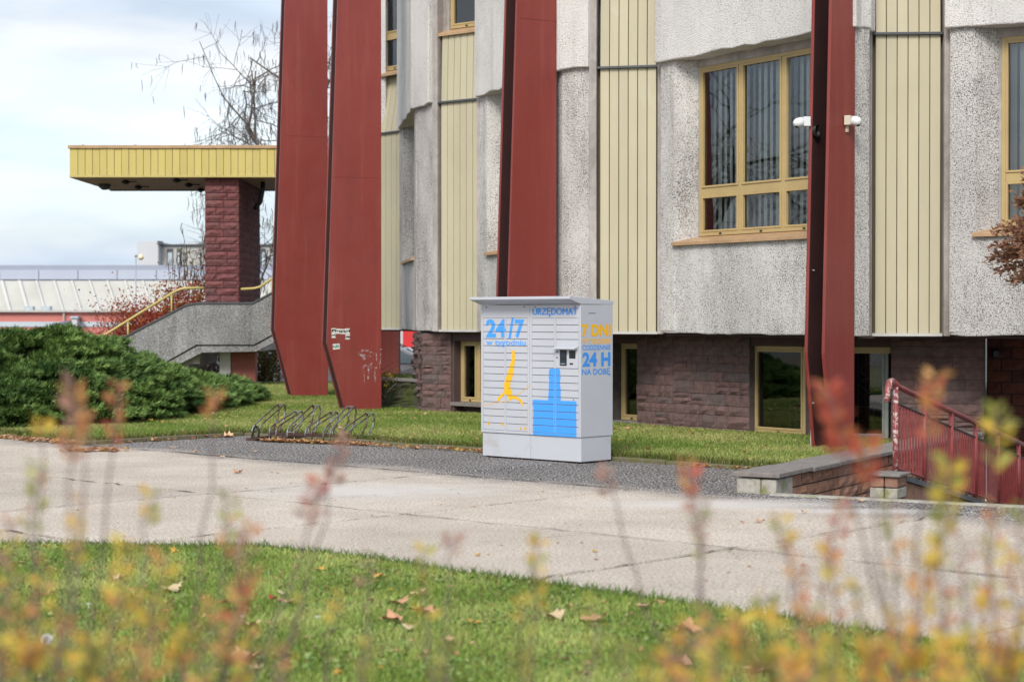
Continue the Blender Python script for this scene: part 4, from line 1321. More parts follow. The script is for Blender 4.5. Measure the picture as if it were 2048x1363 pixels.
# ================================================================ bicycle rack
RA, RB = gpt(500, 880.5), gpt(733, 889.5)
RK = Frame(RA, RB)
rack = thing('bicycle_rack', 'rusty galvanised bicycle rack with six alternating high and low hoops on the lawn edge', 'bicycle rack', (*RK.p(0.9, -0.3), 0))
MB().prism(RK.rect(-0.05, RK.L + 0.02, -0.02, 0.03), 0.0, 0.035).build('base_rail', 'rust', rack, bevel=0.003)
MB().prism(RK.rect(-0.05, RK.L + 0.02, -0.535, -0.49), 0.045, 0.085).build('base_rail', 'rust', rack, bevel=0.003)
for s in (0.0, RK.L - 0.05):
    MB().prism(RK.rect(s - 0.02, s + 0.02, -0.49, -0.02), 0.0, 0.04).build('cross_bar', 'rust', rack)
def hoop(s, top, name_h):
    def path(off):
        pts = [(0.0, 0.0), (0.0, 0.13), (0.02, 0.17)]
        for t in range(1, 9):
            u = t / 8
            pts.append((0.05 + 0.80 * u, 0.20 + (top - 0.215) * u))
        for t in range(1, 8):
            a = math.pi * 0.62 - t / 7 * math.pi * 1.0
            pts.append((0.90 + 0.075 * math.cos(a), top - 0.075 + 0.075 * math.sin(a) + 0.005))
        pts += [(0.93, top - 0.19), (0.85, top * 0.45), (0.795, top * 0.30), (0.78, 0.14), (0.775, 0.06)]
        return [RK.p3(s + off, -q * 0.66, z) for q, z in pts]
    h = MB().tube(path(0.0), 0.0115, 8).build('hoop', 'steel', rack, smooth=True)
    h2 = MB().tube(path(0.11), 0.0115, 8).build('hoop', 'steel', rack, smooth=True)
    MB().tube([RK.p3(s, 0.0, 0.135), RK.p3(s + 0.11, 0.0, 0.135)], 0.007, 6).build('spacer', 'steel', rack)
    MB().tube([RK.p3(s, -0.607, top + 0.002), RK.p3(s + 0.11, -0.607, top + 0.002)], 0.007, 6).build('spacer', 'steel', rack)
for k in range(6):
    hoop(0.03 + k * 0.318 * RK.L / 2.05, 0.47 if k % 2 == 0 else 0.385, k)
lockc = MB()
for q in range(4):
    pts = []
    for t in range(17):
        a = 2 * math.pi * t / 16
        pts.append(RK.p3(0.12 + 0.05 * math.cos(a) + q * 0.008, 0.03 + q * 0.008, 0.115 + (0.075 + q * 0.006) * math.sin(a)))
    lockc.tube(pts, 0.008, 6, cap=False)
tag(lockc.build('cable_lock', 'black', smooth=True), 'coiled black cable lock hanging on the left hoop of the bicycle rack', 'bike lock')

# ================================================================ cameras and marks on the fins
def turret(F, s, o, z, dirs, label):
    root = thing('security_camera', label, 'camera', F.p3(s, o, z), 'security cameras')
    return root
# left camera: box on the outer plate edge, pointing left
P0 = Vector(FF4.p3(1 - 0.70 + 0.034 * 3.0 - 0.005, -0.30, zat(243, 23.4)))
left = Vector((-1, 0.05, 0)); fwd = Vector((-0.05, -1, 0))
def turret_cam(base, ax, label, body, cap):
    root = thing('security_camera', label, 'camera', tuple(base), 'security cameras')
    ax = ax.normalized(); side = ax.cross(Vector((0, 0, 1))).normalized(); up = Vector((0, 0, 1))
    def w(a, b, c): return base + ax * a + side * b + up * c
    m = MB()
    vs = [w(a, b, c) for a in (0.0, 0.085) for b, c in ((-0.06, -0.06), (0.06, -0.06), (0.06, 0.06), (-0.06, 0.06))]
    m.add(vs, [(0, 1, 2, 3)[::-1], (4, 5, 6, 7), (0, 1, 5, 4), (1, 2, 6, 5), (2, 3, 7, 6), (3, 0, 4, 7)])
    m.build('junction_box', body, root, bevel=0.006)
    pr = [(0.086, 0.055), (0.11, 0.062), (0.15, 0.062), (0.18, 0.052), (0.205, 0.03)]
    m = MB()
    m.tube([w(a, 0, -0.25 * (a - 0.086)) for a, _ in pr], [r for _, r in pr], 14)
    dome = m.build('dome', cap, root, smooth=True)
    c = w(0.165, 0.0, -0.05)
    MB().ball(tuple(c), 0.034, 10, 6).build('lens_ball', 'black', root, smooth=True)
    return root
turret_cam(P0, Vector((-0.97, -0.25, 0)), 'white dome camera on the outer left edge of the red fin', 'white', 'white')
c2 = turret_cam(Vector(FF4.p3(FF4.s_at(1690), 0.002, zat(242, 23.55))), Vector((0.86, -0.5, 0)), 'white dome camera with cream box on the right face of the red fin', 'offwhite', 'white')
q = FF4.p3(FF4.s_at(1690), 0.004, zat(255, 23.55))
MB().prism(FF4.rect(FF4.s_at(1690) - 0.0, FF4.s_at(1690) + 0.035, 0.001, 0.03), q[2] - 0.06, q[2] + 0.02).build('cable_duct', 'offwhite', c2)
coil = MB()
for k in range(4):
    coil.tube([FF4.p3(0.44 + 0.055 * math.cos(t * math.pi / 8), -0.24 + 0.012 * k, zat(262, 23.4) + (0.07 + 0.004 * k) * math.sin(t * math.pi / 8)) for t in range(17)], 0.006, 5, cap=False)
coil.build('cable_coil', 'black', fin4, smooth=True)
MB().tube([FF4.p3(0.46, -0.305, z) for z in (-0.02, 0.4, 0.8)], 0.006, 5).build('ground_cable', 'light_trim', fin4)
for z in (0.62, 2.3):
    MB().tube([FF4.p3(0.44, -0.30, z), FF4.p3(0.40, -0.22, z)], 0.008, 5).build('fixing_pin', 'light_trim', fin4)

def onfin2(px, py):
    s = FF2.s_at(px, 0.001)
    return s, EYE - (py - HOR) / FPX * FF2.p(s, 0.001)[1]
def sticker(x0, x1, y0, y1, tilt, label, ink='ink', n=9, seed=0):
    r = random.Random(seed)
    a = onfin2(x0, y0); b = onfin2(x1, y1)
    c = ((a[0] + b[0]) / 2, (a[1] + b[1]) / 2)
    hw, hh = (b[0] - a[0]) / 2, (a[1] - b[1]) / 2
    def rot(u, v):
        return (c[0] + u * math.cos(tilt) - v * math.sin(tilt), c[1] + u * math.sin(tilt) + v * math.cos(tilt))
    st = flat_poly(FF2, [rot(-hw, -hh), rot(hw, -hh), rot(hw, hh), rot(-hw, hh)], 0.002, 'sticker', 'paper', fin2)
    st['label'] = label
    m = MB()
    for k in range(n):
        x = -hw * 0.8 + 1.6 * hw * k / max(1, n - 1)
        p0 = rot(x, r.uniform(-0.6, 0.1) * hh); p1 = rot(x + r.uniform(-0.2, 0.3) * hw, r.uniform(0.0, 0.7) * hh)
        ribbon(FF2, [p0, p1, rot(x + r.uniform(-0.1, 0.3) * hw, r.uniform(-0.6, 0.6) * hh)], 0.012, 0.003, m)
    m.build('ink_marks', ink, st)
sticker(663, 671.8, 656, 666, 0.03, 'small worn paper sticker', n=5, seed=1)
sticker(672.2, 681.8, 657, 667, 0.0, 'small worn paper sticker', n=6, seed=2)
sticker(682, 690, 657.6, 667.8, -0.02, 'small worn paper sticker', n=5, seed=3)
sticker(690.3, 699.5, 656.5, 668, 0.02, 'small worn paper sticker', n=5, seed=4)
sticker(663, 671.5, 666.5, 675.5, 0.03, 'small worn paper sticker with dark figure', n=6, seed=5)
sticker(690.5, 699.5, 668.6, 678.3, -0.02, 'small worn paper sticker with dark figure', n=6, seed=6)
sticker(665.5, 679.5, 687, 698, 0.10, 'white sticker with teal lettering', 'ink_teal', 7, 7)
sc_ = MB()
def scr_(pts, w): ribbon(FF2, [onfin2(640 + x / 6.815, 640 + y / 6.815) for x, y in pts], w, 0.0022, sc_)
scr_([(525, 445), (560, 470), (590, 490), (600, 540)], 0.045)
scr_([(560, 420), (600, 408), (660, 415)], 0.035)
scr_([(605, 455), (590, 500), (605, 535)], 0.05)
scr_([(665, 470), (690, 435), (725, 435), (735, 470)], 0.022)
scr_([(640, 490), (700, 495)], 0.02)
scr_([(705, 570), (690, 620), (700, 650)], 0.04)
scr_([(590, 690), (590, 640), (620, 612), (655, 620), (662, 700), (655, 800)], 0.028)
scr_([(750, 640), (760, 660)], 0.045)
scr_([(745, 680), (740, 780), (752, 840), (756, 760), (748, 690)], 0.014)
scr_([(765, 420), (770, 560)], 0.014)
scr_([(822, 460), (826, 475)], 0.04)
scr_([(830, 390), (832, 404)], 0.035)
scr_([(826, 480), (824, 600)], 0.012)
scr_([(600, 700), (604, 850)], 0.01)
scr_([(805, 560), (815, 650)], 0.012)
sc_.build('spray_scrawl', 'scrawl', fin2)

# ================================================================ basement stair at the right
wall = thing('stairwell_wall', 'low brown brick wall with slate coping running from the paving to the building', 'wall', (*sp(-0.2, 0.2), 0))
SWF = Frame(sp(0, 0), sp(0, 7.4))                       # inner face seen from the right: outward normal is +S2
WT = 0.145
core = MB().prism([sp(-0.36, 0.5), sp(-0.02, 0.5), sp(-0.02, 7.4), sp(-0.36, 7.4)], -1.9, WT).build('wall_core', 'mortar_dark', wall)
r_ = random.Random(9)
z = WT - 0.118; row = 0
while z > -1.5:
    s = 0.42 - 0.15 * (row % 2)
    while s < 7.3:
        a, b = max(s, 0.44), min(s + 0.30, 7.35)
        if b - a > 0.08:
            rock(SWF, a + 0.006, b - 0.006, z + 0.006, z + 0.112, -0.02, 0.028, 'brick', 'brick', wall, 0.012, rnd=r_)
        s += 0.31
    z -= 0.12; row += 1
for a, b in ((-0.40, -0.085), (-0.075, 0.02)):          # limewashed end blocks
    pass
MB().prism([sp(-0.40, -0.03), sp(-0.15, -0.03), sp(-0.15, 0.30), sp(-0.40, 0.30)], -0.1, WT - 0.002).build('end_block', 'pier_block', wall, bevel=0.015)
MB().prism([sp(-0.145, -0.03), sp(0.012, -0.03), sp(0.012, 0.43), sp(-0.145, 0.43)], -0.6, WT - 0.006).build('end_block', 'pier_block', wall, bevel=0.015)
s = -0.06
k = 0
while s < 7.3:
    l = r_.uniform(0.75, 1.05)
    z = WT + 0.004 + r_.uniform(-0.004, 0.008)
    MB().prism([sp(-0.44 + r_.uniform(-0.01, 0.01), s), sp(0.05 + r_.uniform(-0.01, 0.01), s), sp(0.05 + r_.uniform(-0.01, 0.01), min(s + l, 7.4) - 0.008), sp(-0.44, min(s + l, 7.4) - 0.008)], z, z + 0.045).build('coping_slab', 'coping', wall, bevel=0.008)
    s += l

steps = structure('basement_steps', 'concrete steps going down to the basement')
for k in range(11):
    MB().prism([sp(-0.02, 0.02 + k * 0.60), sp(0.97, 0.02 + k * 0.60), sp(0.97, 0.02 + (k + 1) * 0.60), sp(-0.02, 0.02 + (k + 1) * 0.60)], -2.1, -0.104 * (k + 0.5)).build('step', 'stair_concrete', steps)
MB().prism([sp(-0.02, 6.63), sp(PIT_W, 6.63), sp(PIT_W, 9.4), sp(-0.02, 9.4)], -2.1, -1.78).build('landing', 'stair_concrete', steps)
MB().prism([sp(1.20, 0.05), sp(PIT_W, 0.05), sp(PIT_W, 6.6), sp(1.20, 6.6)], -2.1, -1.77).build('light_well_floor', 'stair_concrete', steps)
for poly in ([sp(-0.02, -0.14), sp(PIT_W + 0.2, -0.14), sp(PIT_W + 0.2, -0.004), sp(-0.02, -0.004)],):
    MB().prism(poly, -2.1, 0.012).build('edge_stone', 'pier_block', steps, bevel=0.012)
MB().prism([sp(PIT_W, 0), sp(PIT_W + 0.3, 0), sp(PIT_W + 0.3, 8.5), sp(PIT_W, 8.5)], -2.1, 0.02).build('retaining_wall', 'mortar_dark', steps)

rail = thing('stair_railing', 'red tubular railing with thin bars going down the basement steps', 'railing', (*sp(1.22, 0.2), 0))
pl = thing('stair_pier', 'small mossy block pier at the top of the basement steps', 'pier', (*sp(1.2, 0.1), 0))
for k in range(2):
    for a, b in ((0.93, 1.065), (1.075, 1.20)):
        MB().prism([sp(a, 0.015), sp(b, 0.015), sp(b, 0.30), sp(a, 0.30)], 0.004 + k * 0.105, 0.004 + k * 0.105 + 0.098).build('pier_block', 'pier_block' if k == 0 else 'brick', pl, bevel=0.012)
MB().prism([sp(0.91, -0.02), sp(1.23, -0.02), sp(1.23, 0.33), sp(0.91, 0.33)], 0.212, 0.24).build('pier_cap', 'coping', pl, bevel=0.008)
# stringer wall under the railing, falling away
SL = -0.173
def rz(b): return SL * (b - 0.35)
sv = []
for a in (0.98, 1.16):
    sv += [(*sp(a, 0.335), -2.1), (*sp(a, 6.6), -2.1), (*sp(a, 6.6), 0.15 + rz(6.6)), (*sp(a, 0.335), 0.15)]
MB().add(sv, [(0, 1, 2, 3)[::-1], (4, 5, 6, 7), (0, 1, 5, 4), (1, 2, 6, 5), (2, 3, 7, 6), (3, 0, 4, 7)]).build('stringer_wall', 'brick', steps)
sv = []
for a in (0.95, 1.19):
    sv += [(*sp(a, 0.335), 0.152), (*sp(a, 6.62), 0.152 + rz(6.6)), (*sp(a, 6.62), 0.20 + rz(6.6)), (*sp(a, 0.335), 0.20)]
MB().add(sv, [(0, 1, 2, 3)[::-1], (4, 5, 6, 7), (0, 1, 5, 4), (1, 2, 6, 5), (2, 3, 7, 6), (3, 0, 4, 7)]).build('stringer_coping', 'dark_metal', steps)
RH = 1.05
top = [(*sp(1.07, 0.10), RH - 0.14), (*sp(1.07, 0.12), RH - 0.03), (*sp(1.07, 0.18), RH + 0.045), (*sp(1.07, 0.28), RH + 0.05), (*sp(1.07, 0.42), RH + rz(0.40))]
MB().tube(top[:4], 0.030, 10).build('handrail_end', 'rail_worn', rail, smooth=True)
MB().tube([top[3], top[4]] + [(*sp(1.07, b), RH + rz(b)) for b in (1.5, 2.8, 4.4, 6.6)], 0.029, 10).build('handrail', 'rail_red', rail, smooth=True)
for i, b in enumerate((0.36, 1.30, 2.24, 3.18, 4.12, 5.06, 6.0)):
    MB().tube([(*sp(1.07, b), rz(b) + 0.16), (*sp(1.07, b), RH + rz(b) - 0.01)], 0.026, 10).build('post', 'rail_worn' if i == 0 else 'rail_red', rail, smooth=True)
for dz in (RH - 0.16, 0.27):
    MB().tube([(*sp(1.07, 0.38), dz + rz(0.38)), (*sp(1.07, 6.5), dz + rz(6.5))], 0.012, 6).build('bar_rail', 'grille_dark' if dz > 0.5 else 'rail_red', rail)
b = 0.46
bal = None
while b < 6.4:
    if bal is None:
        m = MB().tube([(0, 0, 0), (0, 0, RH - 0.43)], 0.011, 6)
        me = bpy.data.meshes.new('baluster'); me.from_pydata(m.v, [], m.f); me.materials.append(MAT['rail_red']); bal = me
    o = bpy.data.objects.new('baluster', bal); COL.objects.link(o)
    o.location = (*sp(1.07, b), 0.27 + rz(b))
    attach(o, rail)
    b += 0.092

# ================================================================ entrance canopy, stairs and the far background
CY = 45.0
def X(px, Y=CY): return (px - 1024) / FPX * Y
can = thing('entrance_canopy', 'flat entrance canopy with yellow board fascia on a maroon stone pier', 'canopy', (X(440), CY + 2, 0))
zt, zb = zat(291, CY), zat(355, CY)
x0 = X(140)
k = 0; x = x0; bw = 14.55 / FPX * CY
while x < X(690):
    w_ = bw * (1.15 if k == 0 else 1.0)
    j = random.uniform(-0.006, 0.006)
    MB().box(x + 0.006, x + w_ - 0.006, CY + j, CY + 0.03, zb + 0.05, zt - 0.08).build('fascia_board', 'yellow', can)
    x += w_; k += 1
xr = x
MB().box(x0 + 0.01, xr, CY + 0.035, CY + 4.55, zb + 0.03, zt - 0.05).build('canopy_slab', 'smooth_concrete', can)
MB().box(x0 - 0.03, xr, CY - 0.04, CY + 0.09, zt - 0.078, zt).build('top_flashing', 'sill', can, bevel=0.006)
MB().box(x0 - 0.004, xr, CY - 0.012, CY + 0.06, zb, zb + 0.048).build('bottom_trim', 'gold_rail', can, bevel=0.004)
n = 24
for k in range(n):                                          # soffit boards running along the fascia
    a = CY + 0.065 + k * (4.5 / n)
    MB().box(x0 + 0.02, xr, a + 0.004, a + 4.5 / n - 0.004, zb + 0.004 + (k % 2) * 0.002, zb + 0.028).build('soffit_board', 'sill', can)
MB().box(x0 + 0.0, x0 + 0.02, CY + 0.06, CY + 4.56, zb - 0.004, zt - 0.08).build('end_board', 'yellow', can)
MB().box(x0, xr, CY + 4.56, CY + 4.60, zb - 0.02, zt - 0.08).build('rear_fascia', 'dark_metal', can)
for px, py in ((252, 361), (277, 371.5), (354, 358), (378, 367), (402, 377)):
    Yl = (zb - EYE) * FPX / (HOR - py)
    m = MB().tube([(X(px, Yl), Yl, zb + 0.004), (X(px, Yl), Yl, zb - 0.05), (X(px, Yl), Yl, zb - 0.10)], [0.05, 0.12, 0.03], 12)
    m.tube([(X(px, Yl), Yl, zb - 0.03), (X(px, Yl) + 0.28, Yl, zb - 0.03)], 0.012, 5)
    m.build('ceiling_lamp', 'black', can, smooth=True)
Yl = (zb - EYE) * FPX / (HOR - 369)
m = MB().tube([(X(210, Yl), Yl, zb + 0.004), (X(210, Yl), Yl, zb - 0.07), (X(210, Yl), Yl, zb - 0.14)], [0.16, 0.15, 0.06], 14)
m.build('dome_lamp', 'dark_metal', can, smooth=True)
for px in (166, 271, 388):
    MB().tube([(X(px), CY + 0.05, zt), (X(px), CY + 0.05, zt + 0.03)], [0.05, 0.01], 6).build('flashing_bolt', 'sill', can)
# downpipe
xd = X(526, 46.5)
MB().tube([(xd, 46.5, zb), (xd, 46.5, zb - 0.18), (xd - 0.06, 46.5, zb - 0.5), (xd - 0.16, 46.5, zb - 0.62), (xd - 0.2, 46.5, zb - 0.7)], 0.06, 8).build('downpipe', 'black', can, smooth=True)

# split-stone pier carrying the canopy
PF = Frame((X(407), CY + 0.22), (X(475.5), CY + 0.22))
PS = Frame((X(475.5), CY + 0.22), (X(475.5) - 0.02, CY + 4.1))
zl = zat(605, CY)
MB().prism([PF.p(0.01, -0.01), PF.p(PF.L - 0.01, -0.01), PF.p(PF.L - 0.01, -3.85), PF.p(0.01, -3.85)], zl - 0.3, zb + 0.02).build('pier_core', 'mortar_dark', can)
r_ = random.Random(21)
rows = 17; h = (zb - zl) / rows
for k in range(rows):
    cut = PF.L * r_.choice([0.33, 0.45, 0.55, 0.66])
    for a, b in ((0.0, cut), (cut, PF.L)):
        rock(PF, a + 0.007, b - 0.007, zl + k * h + 0.008, zl + (k + 1) * h - 0.008, -0.012, 0.05, 'split_stone', 'sandstone_dark', can, 0.013, 4, 2, r_)
    s = 0.0
    while s < 3.8:
        l = r_.uniform(0.35, 0.6)
        rock(PS, s + 0.004, min(s + l, 3.86) - 0.004, zl + k * h + 0.005, zl + (k + 1) * h - 0.005, -0.012, 0.035, 'split_stone', 'sandstone_dark', can, 0.012, 3, 2, r_)
        s += l

# outside stairs with a grey concrete parapet
st = thing('outdoor_stairs', 'grey washed concrete entrance stairs with gold handrail and landing', 'stairs', (X(440), CY, 0))
YP = CY - 0.15
def prof(pts, y0, y1, name, mat, bevel=0.01):
    m = MB(); n = len(pts)
    vs = [(X(a, YP), y0, zat(b, YP)) for a, b in pts] + [(X(a, YP), y1, zat(b, YP)) for a, b in pts]
    m.add(vs, [tuple(range(n)), tuple(range(n, 2 * n))[::-1]] + [(i, n + i, n + (i + 1) % n, (i + 1) % n) for i in range(n)])
    bm = bmesh.new(); me = bpy.data.meshes.new(name); me.from_pydata(m.v, [], m.f); bm.from_mesh(me)
    bmesh.ops.recalc_face_normals(bm, faces=bm.faces[:]); bm.to_mesh(me); bm.free()
    return link_mesh(me, name, mat, st, bevel=bevel)
prof([(190, 706), (372, 612), (395, 608), (505, 608), (600, 557), (700, 500), (700, 585), (600, 638), (508, 689), (393, 689), (300, 741), (190, 800)], YP, YP + 0.18, 'parapet', 'stair_concrete')
prof([(186, 704), (371, 608.5), (395, 604), (505, 604), (600, 553), (700, 497), (700, 500), (600, 556.5), (505, 607.5), (395, 607.5), (372, 611.5), (190, 705.5)], YP - 0.03, YP + 0.22, 'parapet_cap', 'dark_metal', 0)
prof([(190, 804), (300, 743.5), (394, 692), (508, 692), (600, 641), (700, 588), (700, 606), (600, 657), (512, 703), (404, 705), (318, 748), (200, 812)], YP + 0.04, YP + 0.30, 'stringer', 'stair_concrete')
prof([(190, 700.5), (300, 741.2), (393, 689.3), (508, 689.3), (600, 638.5), (600, 640.8), (508, 691.8), (394, 691.8), (300, 743.3)], YP + 0.05, YP + 0.16, 'dark_gap', 'black', 0)  # black strip between parapet and stringer
MB().box(X(404, YP), X(512, YP), YP + 0.3, YP + 4.6, zat(703, YP), zat(692, YP)).build('landing_slab', 'smooth_concrete', st)
for k in range(10):                                        # steps behind the parapet
    a = X(395, YP) - 0.27 * (k + 1)
    MB().box(a, a + 0.27, YP + 0.30, YP + 3.0, zat(705, YP) - 0.13 * (k + 1) - 0.15, zat(692, YP) - 0.13 * (k + 1)).build('step', 'smooth_concrete', st)
hr = [(160, 672), (195, 672), (206, 668), (340, 585), (354, 578), (366, 575.5), (403, 575)]
MB().tube([(X(a, YP), YP + 0.35, zat(b, YP)) for a, b in hr], 0.032, 10).build('handrail', 'gold_rail', st, smooth=True)
hr = [(478, 577.5), (505, 576), (516, 573), (552, 549), (640, 500)]
MB().tube([(X(a, YP), YP + 0.35, zat(b, YP)) for a, b in hr], 0.032, 10).build('handrail', 'gold_rail', st, smooth=True)
for a, b in ((250, 640), (338, 588), (540, 558)):
    MB().tube([(X(a, YP), YP + 0.35, zat(b, YP)), (X(a, YP), YP + 0.35, zat(b, YP) - 0.6)], 0.022, 8).build('rail_post', 'gold_rail', st, smooth=True)
MB().box(X(430, YP), X(502, YP), YP + 0.75, YP + 1.1, 0.0, zat(703, YP) - 0.002).build('landing_pier', simple('dull_red_paint', (0.27, 0.085, 0.07), 0.8), st)
MB().box(X(430, YP) - 0.004, X(452, YP), YP + 0.70, YP + 0.748, 0.0, zat(703, YP) - 0.004).build('pier_facing', 'light_trim', st)

# mossy planter wall joining the building's left corner
pw = thing('planter_wall', 'low dark mossy stone wall between the red fin and the building corner', 'wall', (-2.2, 34, 0))
a, b = (-3.05, 34.9), (W[0][0] - 0.1, W[0][1] + 0.55)
F = Frame(a, b)
MB().prism(F.rect(0, F.L, -0.35, 0.0), 0.0, 0.54).build('wall_core', 'mosswall', pw)
ashlar(F, 0.0, F.L, 0.0, 0.54, pw, 'mosswall', (0.11, 0.17), (0.25, 0.5), 0.0, 0.03, 44, 0.02)
MB().prism(F.rect(-0.05, F.L, -0.38, 0.05), 0.541, 0.59).build('coping_slab', 'coping', pw, bevel=0.01)
MB().prism([F.p(0, -0.38), F.p(F.L, -0.38), F.p(F.L + 0.2, -2.0), F.p(0, -2.4)], 0.0, 0.56).build('planter_soil', 'lawn', pw)
P = []
for _ in range(9000):
    P.append(F.p(random.uniform(0, F.L), random.uniform(-2.2, -0.36)))
blades('planter_grass', np.array(P), 0.55, 0.04, 0.09, 0.008, 'grass on the raised bed behind the mossy wall', [(0.11, 0.17, 0.03), (0.17, 0.20, 0.05)], 1.0, 0.9)

# ---- far things, seen under and beside the building
MATR = simple
hall = thing('sports_hall', 'long white hall with slanted ribs and a grey metal band along the roof', 'building', (X(120, 150), 152, -0.66), )
HY = 150.0
def hx(px): return X(px, HY)
def hz(py): return zat(py, HY)
MAT['hall_white'] = simple('chalky_white_cladding', (0.46, 0.455, 0.42), 0.8, 0.1, 0.5)
MAT['hall_rib'] = simple('white_rib_paint', (0.53, 0.53, 0.51), 0.8, 0.05, 0.5)
MAT['hall_grey'] = simple('blue_grey_sheet', (0.30, 0.33, 0.40), 0.6, 0.05, 0.3)
MAT['hall_grey2'] = simple('pale_blue_grey_sheet', (0.42, 0.46, 0.55), 0.6, 0.05, 0.3)
MAT['pink'] = simple('pink_render', (0.56, 0.20, 0.17), 0.9, 0.06, 0.4)
MAT['pale_blue'] = simple('pale_blue_render', (0.48, 0.55, 0.60), 0.9, 0.06, 0.4)
MAT['far_white'] = simple('far_white_render', (0.55, 0.56, 0.58), 0.9, 0.06, 0.3)
MB().box(hx(-420), hx(640), HY + 3, HY + 30, -0.66, hz(528)).build('roof_block', 'hall_grey', hall)
x = -420
while x < 640:
    MB().box(hx(x + 0.5), hx(x + 79), HY + 2.85, HY + 2.98, hz(557), hz(538)).build('band_panel', 'hall_grey2', hall)
    x += 80
# slanted white skin
vs = [(hx(-430), HY, hz(622)), (hx(640), HY, hz(622)), (hx(640), HY + 2.8, hz(560)), (hx(-430), HY + 2.8, hz(560))]
MB().add(vs + [(a, b + 0.3, c) for a, b, c in vs], [(0, 1, 2, 3), (7, 6, 5, 4), (0, 4, 5, 1), (1, 5, 6, 2), (2, 6, 7, 3), (3, 7, 4, 0)]).build('slanted_skin', 'hall_white', hall)
x = -425
while x < 640:
    wd = 6 if x in (-425 + 36 * 12, -425 + 36 * 13) else 3.4
    a, b = hx(x + 12), hx(x + 12 + wd)
    c = hx(x) - hx(x + 12) - 0.95
    vs = [(a, HY - 0.35, hz(622)), (b, HY - 0.35, hz(622)), (b + c, HY + 2.45, hz(559)), (a + c, HY + 2.45, hz(559)), (a, HY, hz(622)), (b, HY, hz(622)), (b + c, HY + 2.8, hz(559)), (a + c, HY + 2.8, hz(559))]
    MB().add(vs, [(0, 1, 2, 3), (7, 6, 5, 4), (0, 4, 5, 1), (1, 5, 6, 2), (2, 6, 7, 3), (3, 7, 4, 0)]).build('rib', 'hall_rib', hall)
    x += 36
for px in (58, 92):
    MB().box(hx(px - 9), hx(px + 9), HY - 0.2, HY + 0.4, hz(621), hz(612)).build('window', 'pale_blue', hall)
MB().box(hx(-430), hx(640), HY + 0.02, HY + 3, -0.66, hz(622)).build('hall_base', 'hall_white', hall)

pk = thing('pink_building', 'low pink rendered building with a pale blue band in front of the white hall', 'building', (X(140, 125), 127, -0.66))
QY = 125.0
def qx(p): return X(p, QY)
def qz(p): return zat(p, QY)
MB().box(qx(-400), qx(420), QY, QY + 8, -0.66, qz(624)).build('wall', 'pink', pk)
MB().box(qx(-400), qx(420), QY - 0.3, QY + 8.2, qz(624) + 0.002, qz(620)).build('eaves', 'hall_white', pk)
MB().box(qx(-400), qx(420), QY - 0.06, QY - 0.01, qz(653), qz(643)).build('band', 'pale_blue', pk)
MB().box(qx(150), qx(160), QY - 0.9, QY - 0.2, -0.66, qz(636)).build('vent_shaft', 'far_white', pk)
MB().box(qx(147), qx(163), QY - 1.0, QY - 0.1, qz(636), qz(632)).build('vent_cap', 'hall_grey2', pk)
MB().prism([(qx(125), QY - 3), (qx(150), QY - 0.3), (qx(150), QY - 0.2), (qx(120), QY - 2.9)], qz(656), [qz(646), qz(640), qz(640), qz(646)]).build('porch_roof', 'hall_grey2', pk)
MB().tube([(qx(129), QY - 0.2, qz(655)), (qx(129), QY - 0.2, qz(626))], 0.06, 6).build('downpipe', 'hall_white', pk)

fb = thing('apartment_block', 'pale flat roofed block with two tall windows behind the bare trees', 'building', (X(410, 200), 205, -0.66))
BY = 200.0
def bx_(p): return X(p, BY)
def bz_(p): return zat(p, BY)
MB().box(bx_(280), bx_(322), BY - 1.5, BY + 12, -0.66, bz_(484)).build('stair_tower', 'far_white', fb)
MB().box(bx_(322) + 0.01, bx_(600), BY, BY + 12, -0.66, bz_(491)).build('wall', 'hall_white', fb)
MB().box(bx_(322), bx_(602), BY - 0.3, BY + 12.2, bz_(491) + 0.002, bz_(488.5)).build('roof_edge', 'dark_metal', fb)
MB().box(bx_(321), bx_(327), BY - 1.7, BY, bz_(490), bz_(483)).build('parapet_post', 'dark_metal', fb)
for a, b, c, d in ((302, 309, 485, 480), (364, 388, 490, 482)):
    MB().box(bx_(a), bx_(b), BY + 3, BY + 5, bz_(c), bz_(d)).build('chimney', 'far_white', fb)
for a, b in ((334, 347), (354, 362), (520, 532), (540, 548)):
    wn_ = MB().box(bx_(a), bx_(b), BY - 0.06, BY - 0.005, bz_(531), bz_(497)).build('window', 'dark_metal', fb)
    MB().box(bx_(a) + 0.12, bx_(b) - 0.12, BY - 0.10, BY - 0.065, bz_(529), bz_(505)).build('pane', 'pale_blue', wn_)

shop = thing('shop_building', 'white building with a red panel behind the parked car', 'building', (X(820, 82), 84, -0.66))
VY = 82.0
MB().box(X(740, VY), X(960, VY), VY, VY + 8, -0.66, 3.4).build('wall', 'far_white', shop)
MB().box(X(806, VY), X(834.5, VY), VY - 0.08, VY - 0.01, zat(694, VY), zat(655, VY)).build('red_panel', simple('bright_red_panel', (0.62, 0.028, 0.03), 0.5, 0.1, 1.0), shop)
MB().box(X(836, VY), X(850, VY), VY - 0.06, VY - 0.005, zat(694, VY), zat(672, VY)).build('window', 'pale_blue', shop)

